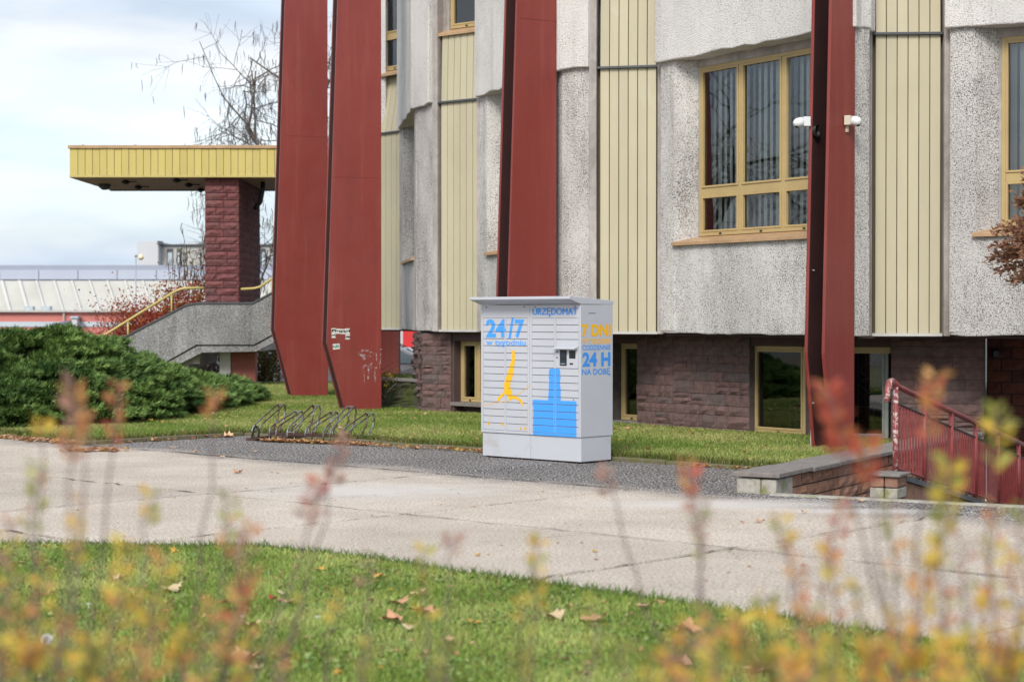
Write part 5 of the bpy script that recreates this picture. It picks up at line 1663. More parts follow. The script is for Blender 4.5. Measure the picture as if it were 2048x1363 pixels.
# street lamp with a globe
LY = 70.0
lamp = thing('street_lamp', 'thin street lamp with a cream globe behind the autumn bushes', 'street lamp', (X(272, LY), LY, -0.66))
MB().tube([(X(272, LY), LY, -0.66), (X(272, LY), LY, zat(512, LY))], [0.035, 0.02], 8).build('pole', 'hall_grey2', lamp)
MB().tube([(X(270, LY), LY, zat(511.5, LY)), (X(279, LY), LY, zat(511.5, LY))], 0.05, 6).build('arm', 'grille', lamp)
MAT['globe'] = simple('cream_globe', (0.85, 0.75, 0.52), 0.3, 0.03, 3)
MB().ball((X(282, LY), LY, zat(514, LY)), 0.115, 14, 10).build('globe', 'globe', lamp, smooth=True)

# ---------------------------------------------------------------- parked car
CYR = 55.0
gz = zat(692.5, CYR) - 1.47
cx0 = X(832, CYR) - 2.72            # nose points right; mirror sits 2.72 m from the tail
car = thing('parked_car', 'silver car with black mirror and roof rails seen under the building', 'car', (cx0 + 2.1, CYR + 0.9, gz))
MAT['car_paint'] = simple('silver_car_paint', (0.45, 0.46, 0.48), 0.25, 0.04, 2, metal=0.6)
MAT['car_glass'] = simple('car_glass', (0.20, 0.24, 0.26), 0.08, 0.05, 2)
MAT['tyre'] = simple('tyre_rubber', (0.02, 0.02, 0.02), 0.9, 0.2, 9)
side = [(0.05, 0.35), (0.0, 0.62), (0.06, 0.92), (0.30, 1.00), (0.62, 1.36), (0.95, 1.44), (1.7, 1.47), (2.35, 1.42), (2.75, 1.22), (3.05, 0.98), (3.7, 0.88), (4.08, 0.72), (4.18, 0.50), (4.12, 0.28), (3.75, 0.24), (0.4, 0.24)]
def inset_w(z): return 0.0 if z < 0.9 else (z - 0.9) * 0.34
m = MB(); n = len(side)
vs = [(cx0 + a, CYR + inset_w(z), gz + z) for a, z in side] + [(cx0 + a, CYR + 1.75 - inset_w(z), gz + z) for a, z in side]
m.add(vs, [tuple(range(n)), tuple(range(n, 2 * n))[::-1]] + [(i, n + i, n + (i + 1) % n, (i + 1) % n) for i in range(n)])
bm = bmesh.new(); me = bpy.data.meshes.new('body'); me.from_pydata(m.v, [], m.f); bm.from_mesh(me)
bmesh.ops.recalc_face_normals(bm, faces=bm.faces[:]); bmesh.ops.triangulate(bm, faces=[f for f in bm.faces if len(f.verts) > 4]); bm.to_mesh(me); bm.free()
link_mesh(me, 'body', 'car_paint', car, bevel=0.05, segs=3)
for pts in ([(0.72, 1.0), (0.80, 1.30), (1.55, 1.38), (1.60, 0.98)], [(1.68, 0.98), (1.66, 1.38), (2.28, 1.35), (2.66, 1.10), (2.72, 0.97)]):
    vs = [(cx0 + a, CYR + inset_w(z) - 0.012, gz + z) for a, z in pts] + [(cx0 + a, CYR + inset_w(z) + 0.01, gz + z) for a, z in pts]
    MB().add(vs, [(0, 1, 2, 3), (7, 6, 5, 4), (0, 4, 5, 1), (1, 5, 6, 2), (2, 6, 7, 3), (3, 7, 4, 0)]).build('side_window', 'car_glass', car)
vs = [(cx0 + a, CYR + y, gz + z) for a, z, y in ((2.42, 1.41, 0.22), (2.42, 1.41, 1.53), (3.0, 1.02, 1.62), (3.0, 1.02, 0.13))]
MB().add(vs + [(a + 0.02, b, c + 0.02) for a, b, c in vs], [(0, 1, 2, 3), (7, 6, 5, 4), (0, 4, 5, 1), (1, 5, 6, 2), (2, 6, 7, 3), (3, 7, 4, 0)]).build('windscreen', 'car_glass', car)
MB().ball((cx0 + 2.68, CYR - 0.12, gz + 1.03), 0.12, 10, 8, (0.9, 1.1, 0.75)).build('mirror', 'black', car, smooth=True)
for y in (0.28, 1.47):
    MB().tube([(cx0 + 0.8, CYR + y, gz + 1.44), (cx0 + 1.0, CYR + y, gz + 1.51), (cx0 + 2.2, CYR + y, gz + 1.51), (cx0 + 2.35, CYR + y, gz + 1.44)], 0.02, 6).build('roof_rail', 'black', car)
MB().box(cx0 + 0.6, cx0 + 3.6, CYR - 0.015, CYR + 0.0, gz + 0.50, gz + 0.56).build('trim_strip', 'black', car)
for a in (0.80, 3.35):
    for y in (0.0, 1.57):
        wl_ = MB().tube([(cx0 + a, CYR + y - 0.01, gz + 0.31), (cx0 + a, CYR + y + 0.19, gz + 0.31)], 0.31, 18).build('wheel', 'tyre', car)
        MB().tube([(cx0 + a, CYR + y - 0.02, gz + 0.31), (cx0 + a, CYR + y + 0.0, gz + 0.31)], 0.2, 14).build('rim', 'car_paint', wl_)
MB().box(cx0 + 4.06, cx0 + 4.17, CYR + 0.08, CYR + 0.4, gz + 0.60, gz + 0.72).build('headlight', 'car_glass', car, bevel=0.02)
MB().box(cx0 + 4.06, cx0 + 4.17, CYR + 1.35, CYR + 1.67, gz + 0.60, gz + 0.72).build('headlight', 'car_glass', car, bevel=0.02)

# ================================================================ vegetation
def unit(v):
    return v / (np.linalg.norm(v, axis=1, keepdims=True) + 1e-9)

def leaves(name, P, D, size, wratio, colors, mat, parent, fold=0.25):
    """Many small folded leaves in one mesh: P base points, D pointing directions."""
    n = len(P)
    D = unit(D)
    r = unit(RNG.normal(size=(n, 3)))
    S = unit(np.cross(D, r))
    N = np.cross(S, D)
    sz = np.asarray(size).reshape(-1, 1) * np.ones((n, 1))
    tip = P + D * sz
    mid = P + D * sz * 0.5
    l = mid + S * sz * wratio * 0.5 + N * sz * fold * wratio
    q = mid - S * sz * wratio * 0.5 + N * sz * fold * wratio
    V = np.stack([P, l, tip, q], 1).reshape(-1, 3)
    k = np.arange(n)[:, None] * 4
    F = np.concatenate([k + [0, 1, 2], k + [0, 2, 3]])
    return big_mesh(name, V, F, mat, parent, np.repeat(colors, 4, 0))

def pick(pal, n, jit=0.2):
    pal = np.array(pal)
    return pal[RNG.integers(0, len(pal), n)] * RNG.uniform(1 - jit, 1 + jit, (n, 1))

# ---- spreading junipers
def juniper(label, blobs, nspray, seed):
    r = np.random.default_rng(seed)
    cx, cy = np.mean([b[0] for b in blobs]), np.mean([b[1] for b in blobs])
    root = thing('juniper_shrub', label, 'shrub', (cx, cy, LZ), 'spreading junipers on the lawn')
    def height(x, y):
        h = np.zeros_like(x)
        for bx, by, rx, ry, hh in blobs:
            d = np.sqrt(((x - bx) / rx) ** 2 + ((y - by) / ry) ** 2)
            h = np.maximum(h, hh * np.sqrt(np.clip(1 - d ** 2.2, 0, 1)))
        return h
    x0 = min(b[0] - b[2] for b in blobs); x1 = max(b[0] + b[2] for b in blobs)
    y0 = min(b[1] - b[3] for b in blobs); y1 = max(b[1] + b[3] for b in blobs)
    nx, ny = 70, 60
    gx, gy = np.meshgrid(np.linspace(x0, x1, nx), np.linspace(y0, y1, ny))
    bump_ = vnoise(np.column_stack([gx.ravel(), gy.ravel()]), 1.1, seed).reshape(gx.shape)
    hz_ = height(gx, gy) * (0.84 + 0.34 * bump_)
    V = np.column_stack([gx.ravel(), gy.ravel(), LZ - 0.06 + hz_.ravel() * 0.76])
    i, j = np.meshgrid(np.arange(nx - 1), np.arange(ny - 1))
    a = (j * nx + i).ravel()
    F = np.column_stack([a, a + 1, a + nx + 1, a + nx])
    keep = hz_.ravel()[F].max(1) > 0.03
    big_mesh('shaded_core', V, F[keep], simple('juniper_inner_shade', (0.012, 0.020, 0.007), 0.95, 0.3, 4), root, smooth=True)  # added dark underlay; shade between the pads is put into its colour
    # needle pads: flattened tufts in overlapping tiers, with dark gaps between them
    nc = nspray // 75
    X_ = r.uniform(x0, x1, nc * 14); Y_ = r.uniform(y0, y1, nc * 14)
    hh_ = height(X_, Y_)
    steep = np.hypot(height(X_ + 0.06, Y_) - height(X_ - 0.06, Y_), height(X_, Y_ + 0.06) - height(X_, Y_ - 0.06)) / 0.12
    ok = (hh_ > 0.05) & (r.random(len(X_)) < np.clip(0.28 * np.sqrt(1 + steep ** 2) + 0.10 * steep, 0, 1))
    X_, Y_ = X_[ok][:nc], Y_[ok][:nc]
    e = 0.06
    def normal(x, y):
        gxn = (height(x + e, y) - height(x - e, y)) / (2 * e); gyn = (height(x, y + e) - height(x, y - e)) / (2 * e)
        return unit(np.column_stack([-gxn, -gyn, np.ones(len(x))]))
    Nc = normal(X_, Y_)
    nbc = vnoise(np.column_stack([X_, Y_]), 1.1, seed)
    Cc = np.column_stack([X_, Y_, LZ - 0.05 + height(X_, Y_) * (0.84 + 0.34 * nbc) * r.uniform(0.80, 1.0, len(X_))])
    Rc = r.uniform(0.16, 0.40, len(X_))
    out_ = unit(np.column_stack([Nc[:, 0] + 0.35, Nc[:, 1] - 0.30, np.full(len(X_), 0.30)]) + r.normal(0, 0.22, (len(X_), 3)))
    ci = r.integers(0, len(X_), nspray)
    n = nspray
    ang = r.uniform(0, 2 * np.pi, n); rad_ = np.sqrt(r.uniform(0, 1, n))
    flat = np.column_stack([np.cos(ang) * rad_, np.sin(ang) * rad_, np.zeros(n)]) * Rc[ci][:, None]
    axis_ = out_[ci]
    along = (flat * axis_).sum(1)
    base = Cc[ci] + flat + axis_ * (Rc[ci] * 0.35)[:, None] + Nc[ci] * ((1 - rad_ ** 2) * Rc[ci] * 0.30)[:, None]
    base[:, 2] = np.maximum(base[:, 2] + along * 0.15, LZ + 0.01)
    dirn = unit(axis_ * 0.9 + unit(flat + 1e-6) * 0.55 + np.array([0, 0, 0.28]) + r.normal(0, 0.22, (n, 3)))
    ax_l = r.uniform(0.09, 0.20, n)
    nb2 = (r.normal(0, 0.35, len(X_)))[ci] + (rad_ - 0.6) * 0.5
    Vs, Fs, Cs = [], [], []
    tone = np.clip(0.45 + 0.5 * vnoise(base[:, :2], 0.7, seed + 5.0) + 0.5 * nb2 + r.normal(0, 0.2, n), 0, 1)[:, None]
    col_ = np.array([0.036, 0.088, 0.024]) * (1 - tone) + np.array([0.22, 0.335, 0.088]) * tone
    side = unit(np.cross(dirn, unit(r.normal(size=(n, 3)))))
    up = np.cross(side, dirn)
    blades_ = [(0.0, 0, 1.0, 0.0), (0.25, 1, 0.55, 0.5), (0.25, -1, 0.55, 0.5), (0.5, 1, 0.45, 0.5), (0.5, -1, 0.45, 0.5), (0.1, 1, 0.6, 0.8), (0.1, -1, 0.6, 0.8)]
    for off, sg, ln, sp_ in blades_:
        d = unit(dirn + side * sg * sp_ + r.normal(0, 0.12, (n, 3)))
        p0 = base + dirn * (ax_l * off)[:, None]
        tip = p0 + d * (ax_l * ln)[:, None]
        w_ = unit(np.cross(d, up + r.normal(0, 0.3, (n, 3)))) * 0.0115
        Vs.append(np.stack([p0 - w_, p0 + w_, tip], 1).reshape(-1, 3))
        Cs.append(np.repeat(col_ * r.uniform(0.8, 1.25, (n, 1)), 3, 0))
    V = np.concatenate(Vs); C = np.concatenate(Cs)
    F = np.arange(len(V)).reshape(-1, 3)
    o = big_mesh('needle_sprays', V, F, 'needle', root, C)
    o['kind'] = 'stuff'
juniper('large dark green juniper mound on the left of the lawn', [(-8.9, 31.6, 3.2, 4.0, 1.52), (-7.7, 31.3, 2.0, 2.9, 0.98), (-9.5, 29.6, 3.0, 2.3, 0.98), (-7.1, 30.7, 1.4, 2.3, 0.64)], 78000, 11)
juniper('low juniper spreading right from the large mound towards the stairs', [(-6.55, 33.2, 1.15, 2.2, 0.55), (-6.2, 34.8, 0.9, 1.7, 0.52), (-5.95, 36.4, 0.75, 1.2, 0.46), (-7.1, 35.2, 1.3, 2.1, 0.66)], 30000, 12)

# ---- bare trees
def bare_tree(label, base, h, spread, seed, droop=0.5, lean=(0, 0), pods=200, leafpal=None, nleaf=0, depth=5, r0=0.16, name='bare_tree', low=0.25, last=(3, 5)):
    r = random.Random(seed)
    root = thing(name, label, 'tree', base)
    tr, cr = MB(), MB()
    tips = []
    def grow(p, d, L, rad, lev):
        pts = [p]; rs = [rad]
        q, dd = Vector(p), Vector(d)
        n = 4 if lev < 2 else 3
        for k in range(n):
            dd = (dd + Vector((r.uniform(-1, 1), r.uniform(-1, 1), r.uniform(-0.6, 0.8) - (droop * 0.55 if lev >= 3 else 0))) * 0.22).normalized()
            q = q + dd * (L / n)
            pts.append(tuple(q)); rs.append(rad * (1 - 0.45 * (k + 1) / n))
        (tr if lev == 0 else cr).tube(pts, rs, 7 if lev < 2 else (5 if lev < 3 else 3), cap=False)
        if lev >= depth:
            tips.append((q.copy(), dd.copy()))
            return
        kids = r.randint(3, 4) if lev < depth - 1 else r.randint(*last)
        for k in range(kids):
            t = r.uniform(0.45, 1.0) if lev else r.uniform(low + 0.35, 1.0)
            i = min(int(t * n), n - 1); u = t * n - i
            o = Vector(pts[i]).lerp(Vector(pts[i + 1]), u)
            a = r.uniform(0, 2 * math.pi)
            tilt = r.uniform(0.45, 1.05)
            perp = dd.cross(Vector((math.cos(a), math.sin(a), 0.3))).normalized()
            nd = (dd * math.cos(tilt) + perp * math.sin(tilt)).normalized()
            nd = (nd + Vector((0, 0, 0.15 if lev < 2 else -droop * 0.35))).normalized()
            grow(tuple(o), nd, L * r.uniform(0.58, 0.78) * (spread if lev == 0 else 1), rad * 0.52, lev + 1)
    d0 = Vector((lean[0], lean[1], 1)).normalized()
    grow(base, d0, h * 0.42, r0, 0)
    tr.build('trunk', 'bark', root, smooth=True)
    o = cr.build('crown', 'bark', root)
    if tips and pods:
        pb = MB()
        for _ in range(pods):
            q, dd = r.choice(tips)
            q = q + Vector((r.uniform(-0.15, 0.15), r.uniform(-0.15, 0.15), r.uniform(-0.1, 0.2)))
            L = r.uniform(0.2, 0.5)
            pb.tube([tuple(q), tuple(q + Vector((r.uniform(-0.04, 0.04), 0, -L * 0.5))), tuple(q + Vector((r.uniform(-0.06, 0.06), 0, -L)))], [0.009, 0.014, 0.004], 3, cap=False)
        ob = pb.build('seed_pods', 'bark', root); ob['kind'] = 'stuff'
    if nleaf and tips:
        P = np.array([tuple(r.choice(tips)[0] + Vector((r.gauss(0, 0.25), r.gauss(0, 0.25), r.gauss(0, 0.25)))) for _ in range(nleaf)])
        D = RNG.normal(size=(nleaf, 3)) + [0, 0, -0.4]
        ob = leaves('foliage', P, D, RNG.uniform(0.07, 0.13, nleaf), 0.5, pick(leafpal, nleaf), 'leaf', root); ob['kind'] = 'stuff'
    return root
TY = 62.0
bare_tree('tall bare tree with drooping seed pods above the yellow canopy', (X(604, TY), TY, -0.6), 15.5, 1.0, 5, 0.65, (-0.05, 0), 900, r0=0.17, depth=5, last=(5, 7))
bare_tree('small bare drooping tree left of the maroon stone pier', (X(398, 54), 54, -0.4), 5.4, 1.0, 23, 0.9, (-0.05, 0), 260, [(0.25, 0.27, 0.03), (0.32, 0.26, 0.03)], 90, depth=4, r0=0.07)
bare_tree('bare tree between the stone pier and the leftmost red fin', (X(545, 56), 56, -0.4), 6.5, 1.0, 31, 0.8, (-0.06, 0), 200, depth=4, r0=0.09)
# out of the picture on the left, mirrored in the window glass
bare_tree('bare tree left of the picture, mirrored in the large window', (-30.0, 38.0, 0), 10.5, 1.1, 8, 0.5, (0, 0), 0, r0=0.2, depth=5)
bare_tree('bushy bare tree left of the picture, mirrored low in the windows', (-33.0, 33.0, 0), 9.5, 1.2, 14, 0.5, (0, 0), 0, r0=0.17, depth=5)

def bush(name, label, center, radii, n, size, pal, seed, stems=9, mat='leaf', group=None, hollow=0.55, cat='shrub'):
    r = random.Random(seed)
    root = thing(name, label, cat, (center[0], center[1], center[2]), group)
    st_ = MB()
    ends = []
    for k in range(stems):
        a = r.uniform(0, 2 * math.pi); u = r.uniform(0.3, 1.0)
        e = Vector((center[0] + radii[0] * u * math.cos(a), center[1] + radii[1] * u * math.sin(a), center[2] + radii[2] * r.uniform(0.55, 1.05)))
        p = Vector(center) + Vector((r.uniform(-0.2, 0.2) * radii[0], r.uniform(-0.2, 0.2) * radii[1], 0))
        m_ = p.lerp(e, 0.5) + Vector((r.gauss(0, 0.12), r.gauss(0, 0.12), 0.15 * radii[2]))
        st_.tube([tuple(p), tuple(m_), tuple(e)], [0.02, 0.012, 0.005], 4, cap=False)
        ends += [m_, e, m_.lerp(e, 0.5), p.lerp(m_, 0.6)]
    st_.build('stem', 'bark', root)
    ia = [r.choice(ends) for _ in range(n)]
    P = np.array([tuple(q) for q in ia]) + RNG.normal(0, 1, (n, 3)) * np.array(radii) * 0.17
    P[:, 2] = np.maximum(P[:, 2], center[2] + 0.02)
    D = RNG.normal(size=(n, 3))
    o = leaves('foliage', P, D, RNG.uniform(size * 0.7, size * 1.3, n), 0.6, pick(pal, n, 0.3), mat, root)
    o['kind'] = 'stuff'
    return root
RED = [(0.46, 0.075, 0.05), (0.52, 0.13, 0.05), (0.56, 0.20, 0.07), (0.34, 0.06, 0.05)]
bush('autumn_shrub', 'red autumn shrub behind the gold handrail of the stairs', (X(315, 47.6), 47.6, 0.2), (1.6, 0.8, 1.75), 11000, 0.075, RED, 3, 110)
bush('autumn_shrub', 'orange red autumn shrub at the foot of the maroon pier', (X(375, 47.6), 47.6, 0.2), (0.75, 0.7, 2.3), 4200, 0.075, RED + [(0.40, 0.22, 0.05)], 4, 50)
bush('autumn_shrub', 'sparse dark red twiggy shrub before the pink building', (X(245, 49.5), 49.5, -0.4), (1.5, 0.8, 2.1), 700, 0.07, RED + [(0.14, 0.05, 0.04)], 6, 40)
YL = [(0.10, 0.12, 0.02), (0.22, 0.17, 0.03), (0.16, 0.09, 0.03), (0.09, 0.06, 0.03)]
bush('hedge_shrub', 'yellow and brown hedge shrub under the stairs beside the leftmost fin', (X(530, 50), 50, -0.4), (0.95, 0.7, 1.45), 2600, 0.08, YL, 7, 30)
bush('hedge_shrub', 'dark brown hedge shrub under the stair landing', (X(400, 51), 51, -0.5), (1.3, 0.7, 1.5), 2600, 0.08, [(0.055, 0.03, 0.025), (0.09, 0.045, 0.03), (0.05, 0.05, 0.02)], 8, 26)
bush('weedy_shrub', 'thin weedy shrub with yellow leaves on the mossy wall', (-2.35, 33.5, 0.25), (0.42, 0.3, 0.6), 160, 0.06, [(0.40, 0.27, 0.03), (0.35, 0.14, 0.03), (0.20, 0.18, 0.03)], 9, 10)

# brown conifer reaching into the picture at the right edge
CXc, CYc = 5.6, 17.3
con = thing('brown_conifer', 'brown dried conifer branches at the right edge before the window', 'tree', (CXc, CYc, 0))
MB().tube([(CXc, CYc, -0.1), (CXc + 0.02, CYc, 1.6), (CXc, CYc, 3.4)], [0.08, 0.06, 0.015], 8).build('trunk', 'bark', con, smooth=True)
br = MB(); P = []; D = []
r_ = random.Random(77)
for k in range(95):
    z = r_.uniform(2.15, 3.2); a = r_.uniform(0, 2 * math.pi)
    L = (3.35 - z) * 0.5 * r_.uniform(0.75, 1.1) + 0.62
    e = Vector((CXc + L * math.cos(a), CYc + L * math.sin(a), z - 0.12 + r_.uniform(-0.1, 0.15)))
    p = Vector((CXc, CYc, z)); m_ = p.lerp(e, 0.55) + Vector((0, 0, 0.08))
    br.tube([tuple(p), tuple(m_), tuple(e)], [0.012, 0.008, 0.003], 4, cap=False)
    for _ in range(420):
        u = r_.uniform(0.25, 1.0)
        q = p.lerp(m_, u / 0.55) if u < 0.55 else m_.lerp(e, (u - 0.55) / 0.45)
        P.append(tuple(q + Vector((r_.gauss(0, 0.035), r_.gauss(0, 0.035), r_.gauss(0, 0.03)))))
        dd = (e - p).normalized()
        D.append((dd.x + r_.gauss(0, 0.6), dd.y + r_.gauss(0, 0.6), r_.gauss(0, 0.5) + 0.1))
br.build('branch', 'bark', con)
o = leaves('foliage', np.array(P), np.array(D), RNG.uniform(0.035, 0.07, len(P)), 0.45, pick([(0.25, 0.125, 0.07), (0.33, 0.17, 0.10), (0.20, 0.10, 0.06)], len(P)), 'dryleaf', con)
o['kind'] = 'stuff'

# ---- foreground shrubs: thin stems with small autumn leaves, close to the lens
ORG = [(0.74, 0.36, 0.13), (0.78, 0.44, 0.17), (0.72, 0.31, 0.14)]
YEL = [(0.78, 0.56, 0.09), (0.74, 0.58, 0.12), (0.78, 0.50, 0.10)]
GRN = [(0.38, 0.40, 0.09), (0.50, 0.48, 0.12), (0.34, 0.32, 0.10)]
REDF = [(0.64, 0.15, 0.10), (0.66, 0.23, 0.13), (0.60, 0.16, 0.11)]
PNK = [(0.54, 0.30, 0.23), (0.46, 0.26, 0.21)]
SETS = {'o': ORG, 'y': YEL, 'g': GRN, 'r': REDF, 'p': PNK}
# (column, row of the tip, distance, column of the foot at the frame's lower edge, colours, leaves, leafy length in rows, leaf size)
STEMS = [
 # left plants
 (150, 770, 2.5, 120, 'po', 15, 130, .034), (172, 830, 2.6, 130, 'oo', 6, 60, .03), (236, 765, 2.7, 170, 'or', 9, 120, .03), (85, 845, 2.6, 60, 'y', 4, 25, .03),
 (430, 785, 2.8, 380, 'o', 5, 45, .03), (690, 880, 2.9, 560, 'p', 8, 80, .032), (640, 960, 2.5, 500, 'rp', 10, 75, .03), (460, 985, 2.6, 430, 'go', 9, 120, .03),
 (300, 985, 2.6, 260, 'gy', 7, 60, .03), (80, 930, 2.5, 40, 'go', 8, 120, .03), (160, 1010, 2.4, 110, 'oy', 7, 100, .03), (20, 1040, 2.5, 10, 'py', 8, 120, .03),
 (500, 1060, 2.5, 440, 'po', 9, 130, .03), (505, 1140, 2.4, 430, 'or', 10, 110, .032), (250, 1080, 2.3, 220, 'oy', 9, 130, .03), (90, 1130, 2.3, 60, 'oy', 10, 150, .03),
 (330, 1110, 2.3, 290, 'yo', 12, 150, .032), (40, 1200, 2.2, 20, 'yo', 12, 160, .032), (240, 1190, 2.2, 215, 'yo', 14, 170, .034), (130, 1240, 2.2, 110, 'og', 12, 120, .032),
 (300, 1200, 2.2, 275, 'yo', 14, 160, .034), (420, 1210, 2.3, 400, 'go', 9, 120, .03), (180, 1280, 2.1, 170, 'yg', 12, 100, .034), (60, 1290, 2.1, 50, 'yo', 12, 90, .034),
 (370, 1270, 2.2, 350, 'oy', 10, 100, .032), (500, 1270, 2.3, 490, 'yo', 7, 100, .03), (10, 1150, 2.3, 0, 'og', 10, 160, .03), (460, 1310, 2.2, 455, 'go', 8, 60, .03),
 (560, 1290, 2.3, 545, 'og', 6, 80, .03), (600, 1200, 2.5, 570, 'yg', 4, 90, .028), (680, 1195, 2.6, 640, 'y', 3, 40, .028), (740, 1290, 2.4, 720, 'gy', 5, 70, .03),
 # middle
 (850, 1100, 2.7, 850, 'gy', 10, 170, .032), (905, 1075, 2.8, 870, 'p', 3, 30, .03), (740, 1110, 2.7, 720, 'p', 3, 40, .028), (1080, 1080, 2.6, 1060, 'gy', 9, 120, .032),
 (1050, 1210, 2.4, 1040, 'yg', 9, 140, .032), (900, 1270, 2.4, 890, 'g', 5, 80, .03), (1190, 1210, 2.4, 1180, 'yg', 6, 110, .032),
 # right plants
 (1655, 775, 2.35, 1800, 'rro', 24, 120, .036), (1728, 880, 2.4, 1800, 'ro', 12, 80, .034), (1870, 752, 2.5, 1830, 'or', 12, 110, .034), (2000, 815, 2.4, 1960, 'gy', 10, 110, .034),
 (1900, 925, 2.3, 1870, 'gy', 20, 190, .036), (1375, 925, 2.6, 1420, 'or', 8, 65, .032), (1395, 1000, 2.6, 1420, 'gp', 7, 110, .03), (1210, 945, 2.9, 1330, 'p', 4, 40, .028),
 (1690, 1010, 2.5, 1600, 'or', 9, 110, .03), (1560, 1040, 2.5, 1610, 'gy', 5, 60, .028), (1585, 1110, 2.4, 1640, 'o', 9, 90, .032), (1660, 1110, 2.4, 1680, 'oy', 11, 150, .032),
 (1780, 1010, 2.5, 1800, 'og', 8, 140, .03), (1530, 1190, 2.4, 1540, 'yg', 8, 60, .032), (1840, 1090, 2.3, 1850, 'yo', 11, 160, .034), (1990, 1010, 2.4, 1985, 'oy', 9, 170, .03),
 (1930, 1080, 2.3, 1940, 'pg', 8, 160, .03), (2035, 1120, 2.3, 2030, 'oy', 10, 150, .03), (1720, 1170, 2.3, 1740, 'yg', 10, 150, .032), (1880, 1180, 2.2, 1890, 'oy', 12, 150, .034),
 (1980, 1200, 2.2, 1985, 'oy', 12, 150, .034), (1800, 1230, 2.2, 1805, 'oy', 14, 120, .034), (1620, 1210, 2.3, 1630, 'og', 12, 130, .032), (1560, 1250, 2.2, 1565, 'yg', 12, 110, .034),
 (1480, 1245, 2.2, 1490, 'yo', 12, 100, .034), (1420, 1215, 2.3, 1430, 'og', 9, 120, .032), (1380, 1240, 2.2, 1380, 'yp', 9, 100, .032), (1350, 1270, 2.2, 1350, 'oy', 9, 90, .03),
 (1660, 1290, 2.1, 1665, 'yg', 14, 80, .034), (1740, 1290, 2.1, 1745, 'oy', 13, 80, .034), (1900, 1290, 2.1, 1905, 'yo', 13, 80, .034), (2020, 1280, 2.1, 2020, 'yo', 13, 90, .034),
 (1520, 1320, 2.1, 1520, 'yg', 12, 60, .034), (1590, 1300, 2.1, 1595, 'oy', 12, 70, .034), (1830, 1310, 2.1, 1835, 'yo', 12, 60, .034), (1430, 1300, 2.1, 1430, 'gy', 10, 70, .032),
 (1240, 1290, 2.3, 1240, 'g', 5, 70, .03), (1950, 1260, 2.2, 1950, 'gy', 10, 100, .032), (2045, 1010, 2.4, 2040, 'gp', 6, 140, .03), (1300, 1310, 2.2, 1300, 'gy', 6, 50, .03)]
STEM_GROUPS = [(-200, 200, 'leafy autumn shrub at the lower left corner of the foreground'), (200, 400, 'yellow leaved foreground shrub, second from the left edge'),
               (400, 800, 'sparse orange leaved foreground shrub before the bicycle rack'), (800, 1260, 'thin greenish foreground shrub before the white locker'),
               (1260, 1600, 'yellow and orange foreground shrub right of the white locker'), (1600, 1815, 'foreground shrub with the tall bright red leaf tip'),
               (1815, 1945, 'tall foreground shrub with a large yellow green leaf cluster'), (1945, 2300, 'foreground shrub at the lower right corner')]
for lo_, hi_, lab in STEM_GROUPS:
    mine = [s for s in STEMS if lo_ <= s[3] < hi_]
    cx = np.mean([(s[3] - 1024) / FPX * s[2] * 1.3 for s in mine]); cy = np.mean([s[2] * 1.3 for s in mine])
    root = thing('autumn_bush', lab, 'shrub', (cx, cy, 0.0), 'out of focus shrubs in the foreground')
    LP, LD, LS, LC = [], [], [], []
    for (tx, ty, Yd, fx, cs, nl, rows, lsz) in mine:
        Yd = Yd * 1.3
        rr = random.Random(tx * 7 + ty)
        tip = Vector((*at(tx, Yd), zat(ty, Yd)))
        low_ = Vector((*at(fx, Yd + rr.uniform(-0.1, 0.1)), zat(1363, Yd)))
        foot = Vector((cx + (low_.x - cx) * 0.6 + rr.uniform(-0.03, 0.03), cy + rr.uniform(-0.12, 0.12), 0.0))
        pts = [foot]
        for t in range(1, 5):
            pts.append(foot.lerp(low_, t / 4) + Vector((rr.gauss(0, 0.008), rr.gauss(0, 0.008), 0)))
        nseg = 6
        for t in range(1, nseg + 1):
            pts.append(low_.lerp(tip, t / nseg) + Vector((rr.gauss(0, 0.006), rr.gauss(0, 0.006), 0)))
        rad = [0.0042 - 0.0026 * (k / (len(pts) - 1)) for k in range(len(pts))]
        MB().tube([tuple(p) for p in pts], rad, 5).build('stem', 'twig', root, smooth=True)
        ll = rows * (1.25 if ty < 1100 else 1.7) / FPX * Yd
        axis = (tip - low_).normalized()
        nk = int(nl * (1.45 if ty > 1100 else 1.7)) + 1
        for k in range(nk):                                  # leaves alternate left and right along the stem
            u = (k + rr.uniform(-0.3, 0.3)) / nk
            p = tip - axis * ll * max(0.0, u)
            a = (0 if k % 2 else math.pi) + rr.gauss(0, 0.6)
            d = Vector((math.cos(a), math.sin(a) * 0.8, rr.uniform(0.2, 1.1)))
            LP.append(tuple(p)); LD.append(tuple(d)); LS.append(lsz * 0.98 * rr.uniform(0.7, 1.25))
            c = rr.choice(SETS[rr.choice(cs)]); j = rr.uniform(0.85, 1.15)
            LC.append((c[0] * j, c[1] * j, c[2] * j))
        for k in range(5):                                   # a few leaves further down the stem
            p = low_.lerp(foot, rr.uniform(0.0, 0.5)); a = rr.uniform(0, 2 * math.pi)
            LP.append(tuple(p)); LD.append((math.cos(a), math.sin(a), 0.4)); LS.append(lsz * 0.9); LC.append(rr.choice(SETS[cs[0]]))
    o = leaves('foliage', np.array(LP), np.array(LD), np.array(LS), 0.5, np.array(LC), 'leaf', root)
    o['kind'] = 'stuff'

